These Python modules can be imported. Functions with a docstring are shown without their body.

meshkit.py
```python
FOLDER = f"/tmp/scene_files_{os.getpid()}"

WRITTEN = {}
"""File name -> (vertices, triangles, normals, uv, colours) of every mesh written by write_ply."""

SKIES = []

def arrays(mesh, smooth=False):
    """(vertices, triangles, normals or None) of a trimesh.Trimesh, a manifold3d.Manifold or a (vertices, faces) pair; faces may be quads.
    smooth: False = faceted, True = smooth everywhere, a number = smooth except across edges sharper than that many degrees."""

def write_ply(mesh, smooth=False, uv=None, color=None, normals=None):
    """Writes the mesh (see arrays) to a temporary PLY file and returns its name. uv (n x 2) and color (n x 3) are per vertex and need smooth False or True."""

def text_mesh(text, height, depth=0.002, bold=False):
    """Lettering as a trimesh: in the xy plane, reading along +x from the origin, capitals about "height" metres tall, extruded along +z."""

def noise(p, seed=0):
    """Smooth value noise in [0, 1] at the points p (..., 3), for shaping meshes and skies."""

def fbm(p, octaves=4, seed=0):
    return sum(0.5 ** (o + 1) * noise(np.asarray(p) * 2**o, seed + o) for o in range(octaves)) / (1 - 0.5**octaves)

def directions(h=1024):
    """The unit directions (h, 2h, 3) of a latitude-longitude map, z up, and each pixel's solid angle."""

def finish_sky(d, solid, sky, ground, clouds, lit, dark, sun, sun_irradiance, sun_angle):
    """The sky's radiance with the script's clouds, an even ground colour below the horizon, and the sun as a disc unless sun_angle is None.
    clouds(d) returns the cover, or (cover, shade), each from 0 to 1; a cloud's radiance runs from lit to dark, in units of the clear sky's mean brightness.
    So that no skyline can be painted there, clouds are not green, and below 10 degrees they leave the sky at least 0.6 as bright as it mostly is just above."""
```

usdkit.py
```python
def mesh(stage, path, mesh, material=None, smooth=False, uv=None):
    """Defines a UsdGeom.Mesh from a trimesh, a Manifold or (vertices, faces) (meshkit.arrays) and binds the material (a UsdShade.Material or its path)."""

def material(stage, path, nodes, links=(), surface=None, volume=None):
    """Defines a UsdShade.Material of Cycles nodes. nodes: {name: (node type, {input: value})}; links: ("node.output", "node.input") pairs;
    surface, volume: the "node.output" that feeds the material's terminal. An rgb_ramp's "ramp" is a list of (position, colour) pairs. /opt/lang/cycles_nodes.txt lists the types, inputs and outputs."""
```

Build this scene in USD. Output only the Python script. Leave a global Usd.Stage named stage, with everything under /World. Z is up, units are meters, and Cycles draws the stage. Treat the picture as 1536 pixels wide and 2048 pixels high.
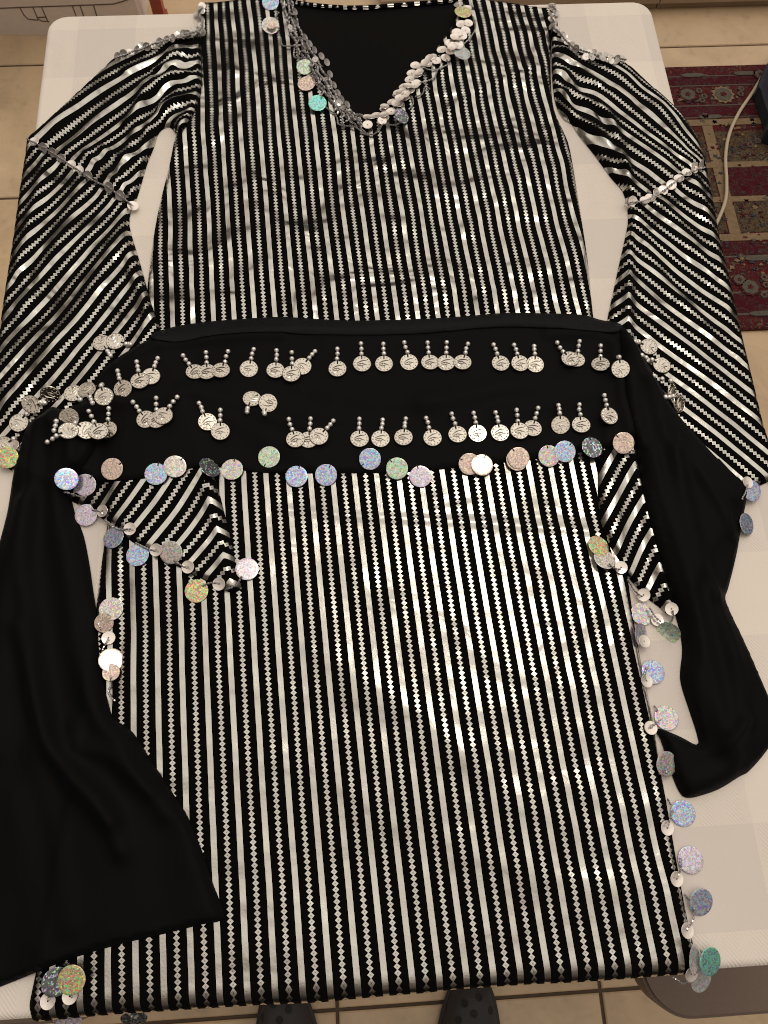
import math, random
import numpy as np
import trimesh, shapely, usdkit, meshkit
from shapely.geometry import Polygon, LineString, Point
from scipy.spatial import Delaunay, cKDTree
from scipy.ndimage import gaussian_filter, map_coordinates, maximum_filter
from scipy.interpolate import RBFInterpolator, LinearNDInterpolator
from pxr import Usd, UsdGeom, UsdLux, UsdShade, Gf, Sdf

rng = np.random.default_rng(7)
random.seed(7)
stage = Usd.Stage.CreateInMemory()
UsdGeom.SetStageUpAxis(stage, UsdGeom.Tokens.z)
UsdGeom.SetStageMetersPerUnit(stage, 1.0)
UsdGeom.Xform.Define(stage, '/World')
UsdGeom.Scope.Define(stage, '/World/Looks')

# ------------------------------------------------------------------ camera
PITCH, ROLL, YAW = math.radians(69.92376536), math.radians(2.85468019), math.radians(6.04001403)
CAM = np.array([-0.02906542, 0.15638274, 0.72916099])
FPX = 1538.0
def cam_axes():
    cy, sy = math.cos(YAW), math.sin(YAW)
    fw = np.array([sy * math.cos(PITCH), cy * math.cos(PITCH), -math.sin(PITCH)])
    rt = np.array([cy, -sy, 0.0]); up = np.cross(rt, fw)
    return rt * math.cos(ROLL) + up * math.sin(ROLL), -rt * math.sin(ROLL) + up * math.cos(ROLL), fw
RT, UP, FW = cam_axes()
cam = UsdGeom.Camera.Define(stage, '/World/camera')
M = np.eye(4); M[0, :3] = RT; M[1, :3] = UP; M[2, :3] = -FW; M[3, :3] = CAM
cam.AddTransformOp().Set(Gf.Matrix4d(M.tolist()))
cam.CreateHorizontalApertureAttr(36.0)
cam.CreateFocalLengthAttr(36.0 * FPX / 1536)
cam.CreateFStopAttr(0.0)
cam.CreateClippingRangeAttr(Gf.Vec2f(0.02, 50))
cam.CreateExposureAttr(0.36)

# ------------------------------------------------------------------ light: warm room glow and one ceiling lamp
mat = lambda name, *a, **k: usdkit.material(stage, '/World/Looks/' + name, *a, **k)
LAMP = np.array([0.44, 0.92, 1.85])
room = mat('room_glow', {   # the dim room all round, and a ceiling that is brightest about its lamp
    'tc': ('texture_coordinate', {}), 'xyz': ('separate_xyz', {}),
    'dt': ('vector_math', {'math_type': 'dot_product', 'vector2': tuple(np.array([.22, .32, .92]) / np.linalg.norm([.22, .32, .92]))}),
    'rp': ('rgb_ramp', {'ramp': [(0.0, (.075, .058, .045)), (.30, (.10, .079, .06)), (.50, (.20, .165, .135)), (.68, (.44, .38, .315)), (.82, (.62, .55, .47)), (.93, (.73, .66, .57)), (1.0, (.75, .68, .59))]}),
    'up': ('map_range', {'from_min': -.05, 'from_max': .25, 'to_min': .10, 'to_max': 1.0, 'clamp': True}), 'mx': ('mix_color', {'blend_type': 'multiply', 'fac': 1.0}),
    'bg': ('background_shader', {'strength': 1.0})},
    [('tc.generated', 'xyz.vector'), ('tc.generated', 'dt.vector1'), ('dt.value', 'rp.fac'), ('xyz.z', 'up.value'), ('rp.color', 'mx.a'), ('up.result', 'mx.b'), ('mx.result', 'bg.color')], surface='bg.background')
dome = UsdLux.DomeLight.Define(stage, '/World/room_light')
dome.CreateIntensityAttr(1.0)
UsdShade.MaterialBindingAPI.Apply(dome.GetPrim()).Bind(room)
lamp = UsdLux.DiskLight.Define(stage, '/World/ceiling_lamp')
lamp.CreateRadiusAttr(0.28)
lamp.CreateIntensityAttr(4.6)
lamp.CreateColorAttr(Gf.Vec3f(1.0, .86, .68))
lamp.AddTranslateOp().Set(Gf.Vec3d(*LAMP.tolist()))

# ------------------------------------------------------------------ helpers: naming, grouping
USED = {}
def numbered(parent, name):
    k = (parent, name); n = USED.get(k, -1) + 1; USED[k] = n
    return f'{parent}/{name}' if n == 0 else f'{parent}/{name}_{n:03d}'
BASE = {}
def tag(p, label=None, cat=None, group=None, kind=None):
    p = p.GetPrim() if hasattr(p, 'GetPrim') else p
    for k, v in (('label', label), ('category', cat), ('group', group), ('kind', kind)):
        if v: p.SetCustomDataByKey(k, v)
    return p
def thing(name, label, cat, base=(0, 0, 0), group=None):
    path = numbered('/World', name)
    x = UsdGeom.Xform.Define(stage, path); x.AddTranslateOp().Set(Gf.Vec3d(*map(float, base)))
    BASE[path] = np.array(base, float)
    tag(x, label, cat, group)
    return path
def base_of(path):
    while path not in BASE:
        path = path.rpartition('/')[0]
        if path in ('', '/World'): return np.zeros(3)
    return BASE[path]
def obj(name, mesh, material, parent='/World', smooth=False, uv=None, label=None, kind=None):
    """mesh in world coordinates; stored relative to its thing's base"""
    path = numbered(parent, name)
    b = base_of(parent)
    if hasattr(mesh, 'vertices'): mesh = (np.asarray(mesh.vertices), np.asarray(mesh.faces))
    m = usdkit.mesh(stage, path, (np.asarray(mesh[0]) - b, mesh[1]), material, smooth=smooth, uv=uv)
    if label or kind: tag(m, label=label, kind=kind)
    return path
def cat_mesh(ms):
    vs, fs, n = [], [], 0
    for m in ms:
        v, f = (np.asarray(m.vertices), np.asarray(m.faces)) if hasattr(m, 'vertices') else m
        vs.append(v); fs.append(np.asarray(f) + n); n += len(v)
    return np.vstack(vs), np.vstack(fs)

# pixel of the photograph (1536 x 2048) -> point of the world at height z
def at(px, py, z=0.0):
    px, py, z = np.broadcast_arrays(np.asarray(px, float), np.asarray(py, float), np.asarray(z, float))
    d = FW * FPX + np.multiply.outer(px - 768, RT) - np.multiply.outer(py - 1024, UP)
    t = (z - CAM[2]) / d[..., 2]
    return CAM + t[..., None] * d

# ------------------------------------------------------------------ height of what lies on the table (2 mm grid)
GX0, GY0, GS = -0.72, -0.16, 0.002
NX, NY = int(1.44 / GS), int(1.44 / GS)
gx = GX0 + GS * np.arange(NX); gy = GY0 + GS * np.arange(NY)
GXX, GYY = np.meshgrid(gx, gy)
TW, TD = 0.4, 1.13606
over = np.maximum(0, np.abs(GXX) - TW) ; over2 = np.maximum(0, GYY - TD)
H = -np.minimum(.25, (over / .05) ** 2 * .02) - np.minimum(.25, (over2 / .05) ** 2 * .03)
def h_at(P, field=None):
    f = H if field is None else field
    P = np.asarray(P)
    r = map_coordinates(f, [np.atleast_1d((P[..., 1] - GY0) / GS), np.atleast_1d((P[..., 0] - GX0) / GS)], order=1, mode='nearest')
    return r if P.ndim > 1 else float(r[0])
def lay(px, py, extra=0.0, field=None):
    """where the ray through a pixel meets what is already on the table"""
    z = np.zeros(np.shape(px)) + .008
    for _ in range(5):
        P = at(px, py, z + extra); z = .5 * z + .5 * h_at(P, field)
    return at(px, py, z + extra)
def pl(pts, z=0.01):
    a = np.array(pts, float); return at(a[:, 0], a[:, 1], z)[:, :2]
def smooth_line(pts, n=6, closed=False):
    p = np.array(pts, float)
    q = np.vstack([p[-1:], p, p[:2]]) if closed else np.vstack([2 * p[0] - p[1], p, 2 * p[-1] - p[-2]])
    out = []
    for i in range(1, len(q) - 2):
        for t in np.linspace(0, 1, n, endpoint=False):
            a, b, c, d = q[i - 1], q[i], q[i + 1], q[i + 2]
            out.append(.5 * (2 * b + (c - a) * t + (2 * a - 5 * b + 4 * c - d) * t * t + (3 * b - 3 * c + d - a) * t ** 3))
    if not closed: out.append(p[-1])
    return np.array(out)
def seg_dist(P, line):
    best = np.full(len(P), 9.0)
    for a, b in zip(line[:-1], line[1:]):
        ab = b - a; t = np.clip(((P - a) @ ab) / max(ab @ ab, 1e-12), 0, 1)
        best = np.minimum(best, np.linalg.norm(P - a - t[:, None] * ab, axis=1))
    return best
def resample(line, step):
    ls = LineString(line); n = max(2, int(round(ls.length / step)))
    return np.array([ls.interpolate(i / n, normalized=True).coords[0] for i in range(n)])
def fb(P, sx, sy, seed=0, ang=0.0, octv=3):
    c, s = math.cos(ang), math.sin(ang)
    q = np.stack([(P[:, 0] * c + P[:, 1] * s) * sx + 31.7, (-P[:, 0] * s + P[:, 1] * c) * sy + 17.3, np.full(len(P), 3.1 + seed)], 1)
    return meshkit.fbm(q, octv, seed) - .5

RB = 0.010
BY = 0.014
def bend(V):
    """cloth that passes the front edge of the table turns down over it"""
    V = V.copy(); V[:, 1] -= BY; y = V[:, 1].copy(); h = V[:, 2]; m = y < 0
    th = np.minimum(-y[m] / RB, math.pi / 2); rest = np.maximum(0, -y[m] - RB * math.pi / 2)
    yy = -(RB + h[m]) * np.sin(th); zz = -RB + (RB + h[m]) * np.cos(th) - rest
    V[m, 1] = yy; V[m, 2] = zz; V[:, 1] += BY
    return V

def cloth(name, outline, material, parent, thick=.003, edge=.006, gap=.0012, folds=None, uv=None, res=.0032, blur=3, z_smooth=None, update=True, to_bend=False, closed_smooth=4, label=None, corners=False, sheet=.0009):
    """a piece of cloth from its outline (plane coordinates) laid over what is already there"""
    global H
    out = smooth_line(outline, closed_smooth, True) if closed_smooth > 1 else np.array(outline)
    poly = Polygon(out).buffer(0)
    if poly.geom_type != 'Polygon': poly = max(poly.geoms, key=lambda g: g.area)
    ring = resample(np.array(poly.exterior.coords), res)
    x0, y0, x1, y1 = poly.bounds
    hx = np.arange(x0, x1, res); hy = np.arange(y0, y1, res * .866)
    I = np.array([(x + (j % 2) * res / 2, y) for j, y in enumerate(hy) for x in hx])
    inner = poly.buffer(-res * .62)
    I = I[shapely.contains_xy(inner, I[:, 0], I[:, 1])]
    P = np.vstack([ring, I])
    tri = Delaunay(P).simplices
    cen = P[tri].mean(1)
    tri = tri[shapely.contains_xy(poly, cen[:, 0], cen[:, 1])]
    a, b, c = P[tri[:, 0]], P[tri[:, 1]], P[tri[:, 2]]
    ar = (b[:, 0] - a[:, 0]) * (c[:, 1] - a[:, 1]) - (b[:, 1] - a[:, 1]) * (c[:, 0] - a[:, 0])
    tri = tri[np.abs(ar) > 1e-10]; ar = ar[np.abs(ar) > 1e-10]
    tri[ar < 0] = tri[ar < 0][:, ::-1]
    soft = np.maximum(gaussian_filter(maximum_filter(H, 3), blur), H)
    soft = np.maximum(gaussian_filter(soft, 1.2), H)
    zb = h_at(P, soft) + gap
    d = cKDTree(ring).query(P)[0]
    e = np.clip(1 - d / edge, 0, 1)
    rim = np.sqrt(np.maximum(0, 1 - e ** 2))
    z = zb + thick * rim
    if folds is not None: z = z + folds(P) * np.clip(d / (edge * 1.5), 0, 1)
    z = np.maximum(z, h_at(P) + gap)
    V = np.column_stack([P, z])
    B = np.column_stack([P, np.maximum(h_at(P) + gap * .4, z - sheet - thick * .6)])
    n = len(V)
    ed = np.sort(np.vstack([tri[:, [0, 1]], tri[:, [1, 2]], tri[:, [2, 0]]]), axis=1)
    key, cnt = np.unique(ed, axis=0, return_counts=True)
    bd = {tuple(k) for k in key[cnt == 1]}
    side = []
    for p, q in np.vstack([tri[:, [0, 1]], tri[:, [1, 2]], tri[:, [2, 0]]]):
        if (min(p, q), max(p, q)) in bd:
            side += [[p, p + n, q], [q, p + n, q + n]]
    F = np.vstack([tri, tri[:, ::-1] + n, np.array(side)])
    if update:
        cells = shapely.contains_xy(poly, GXX, GYY)
        zz = LinearNDInterpolator(P, z)(GXX[cells], GYY[cells])
        Hn = H.copy(); Hn[cells] = np.where(np.isnan(zz), H[cells], np.maximum(H[cells], zz)); H = Hn
    W = np.vstack([V, B])
    if to_bend: W = bend(W)
    UVs = None if uv is None else np.vstack([uv(P), uv(P)])
    return obj(name, (W, F), material, parent, smooth=True, uv=UVs, label=label)

# ------------------------------------------------------------------ materials
def M_simple(name, col, rough=.6, metal=0.0, noise=None, **kw):
    n = {'p': ('principled_bsdf', {'base_color': col, 'roughness': rough, 'metallic': metal, **kw})}
    L = []
    if noise:
        sc, col2, bmp = noise
        n.update({'g': ('geometry', {}), 'n': ('noise_texture', {'scale': sc, 'detail': 4.0}), 'r': ('rgb_ramp', {'ramp': [(.3, col), (.7, col2)]}), 'b': ('bump', {'strength': .5, 'distance': bmp})})
        L = [('g.position', 'n.vector'), ('n.fac', 'r.fac'), ('r.color', 'p.base_color'), ('n.fac', 'b.height'), ('b.normal', 'p.normal')]
    return mat(name, n, L, surface='p.BSDF')

class Net:
    """small builder for node graphs"""
    def __init__(s): s.n, s.l, s.i = {}, [], 0
    def add(s, kind, ins=None, **links):
        s.i += 1; k = f'k{s.i}'; s.n[k] = (kind, ins or {})
        for sock, src in links.items(): s.l.append((src, f'{k}.{sock}'))
        return k
    def math(s, op, a, b=None, c=None):
        ins, ln = {'math_type': op}, {}
        for nm, v in (('value1', a), ('value2', b), ('value3', c)):
            if v is None: continue
            if isinstance(v, str): ln[nm] = v
            else: ins[nm] = float(v)
        return s.add('math', ins, **ln) + '.value'
    def done(s, name, surface): return mat(name, s.n, s.l, surface=surface)

def striped_cloth():
    """black knit printed with silver foil: plain bars and chains of small diamonds by turns (u across, v along, one unit = one repeat)"""
    N = Net()
    uv = N.add('texture_coordinate'); x = N.add('separate_xyz', vector=f'{uv}.UV')
    u, v = f'{x}.x', f'{x}.y'
    geo = N.add('geometry')
    wob = N.add('noise_texture', {'scale': 900.0, 'detail': 1.0}, vector=f'{geo}.position')
    jit = N.math('multiply', N.math('subtract', f'{wob}.fac', .5), .009)
    u2 = N.math('add', u, jit)
    fu = N.math('fraction', N.math('add', u2, 100.5))
    du = N.math('absolute', N.math('subtract', fu, .5))
    bar = N.math('less_than', du, .114)
    gu = N.math('fraction', N.math('add', u2, 100.0))
    eu = N.math('absolute', N.math('subtract', gu, .5))
    gv = N.math('fraction', N.math('add', N.math('multiply', v, 1 / .206), 200.0))
    ev = N.math('absolute', N.math('subtract', gv, .5))
    dia = N.math('add', N.math('divide', eu, .128), N.math('divide', ev, .56))
    inside = N.math('less_than', dia, 1.0)
    # each diamond is four small ones: thin dark cross and a dot in the middle
    rot1 = N.math('absolute', N.math('subtract', N.math('divide', eu, .128), N.math('divide', ev, .56)))
    cross = N.math('multiply', N.math('less_than', rot1, .13), N.math('less_than', dia, .62))
    hole = N.math('multiply', N.math('less_than', dia, .17), .8)
    dark = N.math('maximum', N.math('multiply', cross, .30), hole)
    diam = N.math('multiply', inside, N.math('subtract', 1.0, dark))
    worn = N.add('noise_texture', {'scale': 2600.0, 'detail': 2.0}, vector=f'{geo}.position')
    keep = N.add('map_range', {'from_min': .22, 'from_max': .30, 'to_min': .4, 'to_max': 1.0, 'clamp': True}, value=f'{worn}.fac')
    mask = N.math('multiply', N.math('maximum', bar, diam), f'{keep}.result')
    # foil
    tn = N.add('noise_texture', {'scale': 55.0, 'detail': 3.0, 'roughness': .6}, vector=f'{geo}.position')
    tint = N.add('rgb_ramp', {'ramp': [(.25, (.54, .50, .50)), (.42, (.60, .59, .57)), (.55, (.62, .615, .575)), (.66, (.56, .58, .565)), (.8, (.60, .545, .555))]}, fac=f'{tn}.fac')
    fn = N.add('noise_texture', {'scale': 420.0, 'detail': 4.0, 'roughness': .65}, vector=f'{geo}.position')
    m1 = N.add('mapping', {'scale': (.30, .62, 1.0), 'rotation': (0, 0, .22)}, vector=f'{uv}.UV')
    w1 = N.add('noise_texture', {'scale': 1.0, 'detail': .6, 'roughness': .35, 'distortion': .7}, vector=f'{m1}.vector')
    m2 = N.add('mapping', {'scale': (.22, .34, 1.0), 'rotation': (0, 0, -.6), 'location': (7.0, 3.0, 0)}, vector=f'{uv}.UV')
    w2 = N.add('noise_texture', {'scale': 1.0, 'detail': 2.0, 'roughness': .45, 'distortion': 1.0}, vector=f'{m2}.vector')
    cal = N.add('noise_texture', {'scale': 5.0, 'detail': 2.0}, vector=f'{geo}.position')
    cam_ = N.add('map_range', {'from_min': .38, 'from_max': .62, 'to_min': .35, 'to_max': 1.0, 'clamp': True}, value=f'{cal}.fac')
    low = N.add('map_range', {'from_min': .42, 'from_max': .66, 'to_min': .42, 'to_max': 1.5, 'clamp': True}, value=f"{N.add('separate_xyz', vector=f'{geo}.position')}.y")
    hw = N.math('add', N.math('multiply', f'{w1}.fac', f'{cam_}.result'), N.math('multiply', f'{w2}.fac', 1.3))
    b0 = N.add('bump', {'strength': 1.0, 'distance': .0085}, height=N.math('multiply', hw, f'{low}.result'))
    b1 = N.add('bump', {'strength': .6, 'distance': .0003}, height=f'{fn}.fac', normal=f'{b0}.normal')
    rn = N.add('map_range', {'from_min': .3, 'from_max': .7, 'to_min': .15, 'to_max': .26}, value=f'{tn}.fac')
    foil = N.add('principled_bsdf', {'metallic': 1.0}, base_color=f'{tint}.color', normal=f'{b1}.normal', roughness=f'{rn}.result')
    kn = N.add('noise_texture', {'scale': 1500.0, 'detail': 2.0}, vector=f'{geo}.position')
    b2 = N.add('bump', {'strength': .4, 'distance': .0004}, height=f'{kn}.fac')
    knit = N.add('principled_bsdf', {'base_color': (.0017, .0016, .0018), 'roughness': .8, 'specular_ior_level': .04, 'sheen_weight': .004, 'sheen_roughness': .5}, normal=f'{b2}.normal')
    mx = N.add('mix_closure', fac=mask, closure1=f'{knit}.BSDF', closure2=f'{foil}.BSDF')
    return N.done('striped_foil_knit', f'{mx}.closure')
STRIPE = striped_cloth()

def black_chiffon(name, clear):
    N = Net()
    geo = N.add('geometry')
    n1 = N.add('noise_texture', {'scale': 1800.0, 'detail': 2.0}, vector=f'{geo}.position')
    b = N.add('bump', {'strength': .3, 'distance': .0003}, height=f'{n1}.fac')
    p = N.add('principled_bsdf', {'base_color': (.0015, .0016, .0021), 'roughness': .62, 'specular_ior_level': .075, 'sheen_weight': .012, 'sheen_roughness': .3, 'sheen_tint': (.8, .85, 1.0)}, normal=f'{b}.normal')
    t = N.add('transparent_bsdf', {'color': (.9, .9, .9)})
    m = N.add('mix_closure', {'fac': clear}, closure1=f'{p}.BSDF', closure2=f'{t}.BSDF')
    return N.done(name, f'{m}.closure')
CHIFFON = black_chiffon('black_chiffon', .0)
SHEER = black_chiffon('sheer_black_chiffon', .13)
LINING = M_simple('black_lining', (.0028, .0026, .0026), .8, specular_ior_level=.06)

def table_linen():
    """white damask: 70 mm checks of turned weave, some with a bold herringbone"""
    N = Net()
    geo = N.add('geometry'); x = N.add('separate_xyz', vector=f'{geo}.position')
    X, Y = f'{x}.x', f'{x}.y'
    cx = N.math('floor', N.math('divide', N.math('add', X, 5.02), .074)); cy = N.math('floor', N.math('divide', N.math('add', Y, 5.035), .083))
    par = N.math('modulo', N.math('add', cx, cy), 2.0)
    parx = N.math('modulo', cx, 2.0); pary = N.math('modulo', cy, 2.0)
    pinkish = N.math('multiply', parx, pary)
    nz = N.add('noise_texture', {'scale': 3.0, 'detail': 3.0}, vector=f'{geo}.position')
    base = N.add('rgb_ramp', {'ramp': [(.3, (.75, .695, .645)), (.7, (.80, .745, .69))]}, fac=f'{nz}.fac')
    f1 = N.math('add', N.math('multiply', par, .16), N.math('multiply', pinkish, .55))
    col = N.add('mix_color', {'b': (.60, .55, .54)}, a=f'{base}.color', fac=f1)
    # twill lines: diagonal, turning direction from band to band
    band = N.math('floor', N.math('divide', N.math('add', X, 5.0), .0125))
    sgn = N.math('subtract', N.math('multiply', N.math('modulo', band, 2.0), 2.0), 1.0)
    tw = N.math('sine', N.math('multiply', N.math('add', N.math('multiply', X, sgn), N.math('multiply', Y, .8)), 6.2832 / .0034))
    wv = N.add('noise_texture', {'scale': 1400.0, 'detail': 1.0}, vector=f'{geo}.position')
    bold = N.add('map_range', {'from_min': 0.0, 'from_max': 1.0, 'to_min': .06, 'to_max': .55}, value=par)
    hgt = N.math('add', N.math('multiply', tw, f'{bold}.result'), N.math('multiply', f'{wv}.fac', .6))
    cz = N.add('noise_texture', {'scale': 7.0, 'detail': 2.0, 'distortion': 1.2}, vector=f'{geo}.position'); bc = N.add('bump', {'strength': .5, 'distance': .012}, height=f'{cz}.fac')
    b = N.add('bump', {'strength': .5, 'distance': .0006}, height=hgt, normal=f'{bc}.normal')
    p = N.add('principled_bsdf', {'roughness': .75, 'specular_ior_level': .25, 'sheen_weight': .1}, base_color=f'{col}.result', normal=f'{b}.normal')
    return N.done('white_damask', f'{p}.BSDF')
LINEN = table_linen()

SILVER = M_simple('silver_metal', (.75, .71, .65), .17, 1.0, noise=(260.0, (.67, .635, .58), .0003))
BEAD = M_simple('silver_bead', (.90, .89, .88), .34, .85)
CLEARBEAD = M_simple('grey_glass_bead', (.36, .35, .36), .14, .75)
THREAD = M_simple('black_thread', (.01, .01, .01), .7)
def sequin_mat(name, tint, hue, spread, amount, rough=.2, metal=.9, sat=.6, val=1.0, alpha=1.0):
    """holographic film: tiny facets, some of them flashing a colour"""
    N = Net()
    geo = N.add('geometry')
    vo = N.add('voronoi_texture', {'scale': 780.0}, vector=f'{geo}.position')
    sp = N.add('separate_color', color=f'{vo}.color')
    hv = N.math('fraction', N.math('add', N.math('multiply', N.math('subtract', f'{sp}.r', .5), spread), hue + 1))
    rb = N.add('combine_color', {'color_type': 'hsv', 'g': sat, 'b': val}, r=hv)
    fl = N.math('less_than', f'{sp}.g', amount)
    sh = N.add('map_range', {'from_min': 0.0, 'from_max': 1.0, 'to_min': .48, 'to_max': 1.0}, value=f'{sp}.b')
    tc = N.add('mix_color', {'blend_type': 'multiply', 'fac': 1.0, 'a': tint}, b=f'{sh}.result')
    col = N.add('mix_color', a=f'{tc}.result', b=f'{rb}.color', fac=fl)
    b = N.add('bump', {'strength': .5, 'distance': .0012}, height=f'{sp}.b')
    p = N.add('principled_bsdf', {'metallic': metal, 'roughness': rough, 'alpha': alpha, 'coat_weight': .3}, base_color=f'{col}.result', normal=f'{b}.normal')
    return N.done(name, f'{p}.BSDF')
SEQ = {
    's': sequin_mat('holo_sequin_silver', (.88, .85, .82), .6, 1.0, .12),
    'p': sequin_mat('holo_sequin_peach', (.93, .78, .70), .04, .25, .25, sat=.35),
    'b': sequin_mat('holo_sequin_blue', (.76, .78, .92), .61, .28, .32, sat=.72),
    'l': sequin_mat('holo_sequin_lilac', (.85, .79, .86), .68, .3, .22, sat=.5),
    'g': sequin_mat('holo_sequin_green', (.84, .86, .78), .38, .35, .28, sat=.6),
    't': sequin_mat('holo_sequin_teal', (.50, .82, .84), .48, .18, .5, sat=.7),
    'y': sequin_mat('holo_sequin_gold', (.82, .68, .48), .2, .5, .34, sat=.75),
    'r': sequin_mat('holo_sequin_rainbow', (.86, .80, .84), .0, 1.0, .32, sat=.65),
    'd': sequin_mat('holo_sequin_dark', (.22, .23, .25), .55, .6, .2, sat=.5),
    'c': sequin_mat('holo_sequin_clear', (.66, .68, .70), .6, .6, .12, alpha=.55, metal=.5),
}
CUP = M_simple('clear_cup_sequin', (.88, .81, .76), .15, .75, noise=(190.0, (.78, .74, .73), .0005), coat_weight=.6)
GREYCUP = M_simple('grey_glass_sequin', (.58, .56, .54), .14, .8, noise=(190.0, (.40, .39, .38), .0006), coat_weight=.5)
TILE = [mat(f'floor_tile_{i + 1}', {
    'g': ('geometry', {}), 'm': ('mapping', {'location': (i * 3.1, i * 1.7, 0)}), 'n': ('noise_texture', {'scale': 5.0, 'detail': 6.0, 'roughness': .62, 'distortion': .8}), 'n2': ('noise_texture', {'scale': 40.0, 'detail': 3.0}),
    'r': ('rgb_ramp', {'ramp': [(.25, tuple(.72 * c for c in col)), (.5, col), (.75, tuple(min(1, 1.18 * c) for c in col))]}), 'r2': ('rgb_ramp', {'ramp': [(.2, (.78, .75, .72)), (.45, (1, 1, 1))]}), 'x': ('mix_color', {'blend_type': 'multiply', 'fac': .8}),
    'p': ('principled_bsdf', {'roughness': .38})},
    [('g.position', 'm.vector'), ('m.vector', 'n.vector'), ('m.vector', 'n2.vector'), ('n.fac', 'r.fac'), ('n2.fac', 'r2.fac'), ('r.color', 'x.a'), ('r2.color', 'x.b'), ('x.result', 'p.base_color')], surface='p.BSDF')
    for i, col in enumerate([(.50, .365, .225), (.46, .335, .21), (.52, .39, .25)])]
GROUT = M_simple('brown_grout', (.07, .045, .03), .9)
CARDBOARD = M_simple('white_box_card', (.74, .66, .62), .7, noise=(60.0, (.69, .615, .58), .0003))
INK = M_simple('box_print', (.13, .10, .09), .7)
REDWOOD = M_simple('red_lacquer', (.30, .055, .035), .45)
STONE = M_simple('pale_stone_step', (.38, .29, .21), .5, noise=(9.0, (.30, .225, .16), .0006))
def woven(name, cols, scale):
    st = [(i / len(cols), c) for i, c in enumerate(cols)]
    return mat(name, {'g': ('geometry', {}), 'n': ('noise_texture', {'scale': scale, 'detail': 2.0, 'distortion': 1.6}), 'm': ('map_range', {'from_min': .3, 'from_max': .7, 'clamp': True}), 'r': ('rgb_ramp', {'ramp': st, 'interpolate': False}), 'n2': ('noise_texture', {'scale': 500.0}), 'b': ('bump', {'strength': .6, 'distance': .0015}), 'p': ('principled_bsdf', {'roughness': .95, 'specular_ior_level': .1})},
               [('g.position', 'n.vector'), ('g.position', 'n2.vector'), ('n.fac', 'm.value'), ('m.result', 'r.fac'), ('r.color', 'p.base_color'), ('n2.fac', 'b.height'), ('b.normal', 'p.normal')], surface='p.BSDF')
RUG = woven('rug_dark_red', [(.065, .006, .008), (.05, .045, .035), (.08, .008, .010), (.075, .007, .009), (.020, .015, .020), (.08, .008, .010), (.085, .065, .045)], 58.0)
RUGM = woven('rug_maroon', [(.05, .006, .011), (.05, .006, .011), (.045, .03, .026), (.048, .006, .011), (.052, .006, .011), (.052, .006, .011)], 45.0)
RUGF = woven('rug_olive_field', [(.02, .016, .022), (.085, .06, .03), (.07, .055, .035), (.10, .07, .035), (.045, .012, .012), (.05, .05, .04), (.018, .014, .02), (.10, .08, .05)], 60.0)
RUGC = M_simple('rug_cream', (.20, .135, .075), .95, noise=(140.0, (.13, .085, .045), .001))
RUGG = M_simple('rug_grey_green', (.085, .075, .058), .95, noise=(130.0, (.05, .042, .034), .001))
RUGN = M_simple('rug_navy', (.018, .016, .028), .95)
CABLE = M_simple('cream_cable', (.42, .35, .26), .45)
NAVY = M_simple('navy_cloth', (.008, .010, .022), .9, noise=(300.0, (.006, .008, .016), .0006))
STOOL = M_simple('brown_seat', (.125, .085, .065), .6, noise=(200.0, (.115, .078, .06), .0002))
WOOD = M_simple('dark_wood', (.06, .035, .02), .5)
CLOG = M_simple('charcoal_clog_foam', (.026, .024, .025), .75, noise=(350.0, (.022, .020, .021), .0003))
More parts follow.
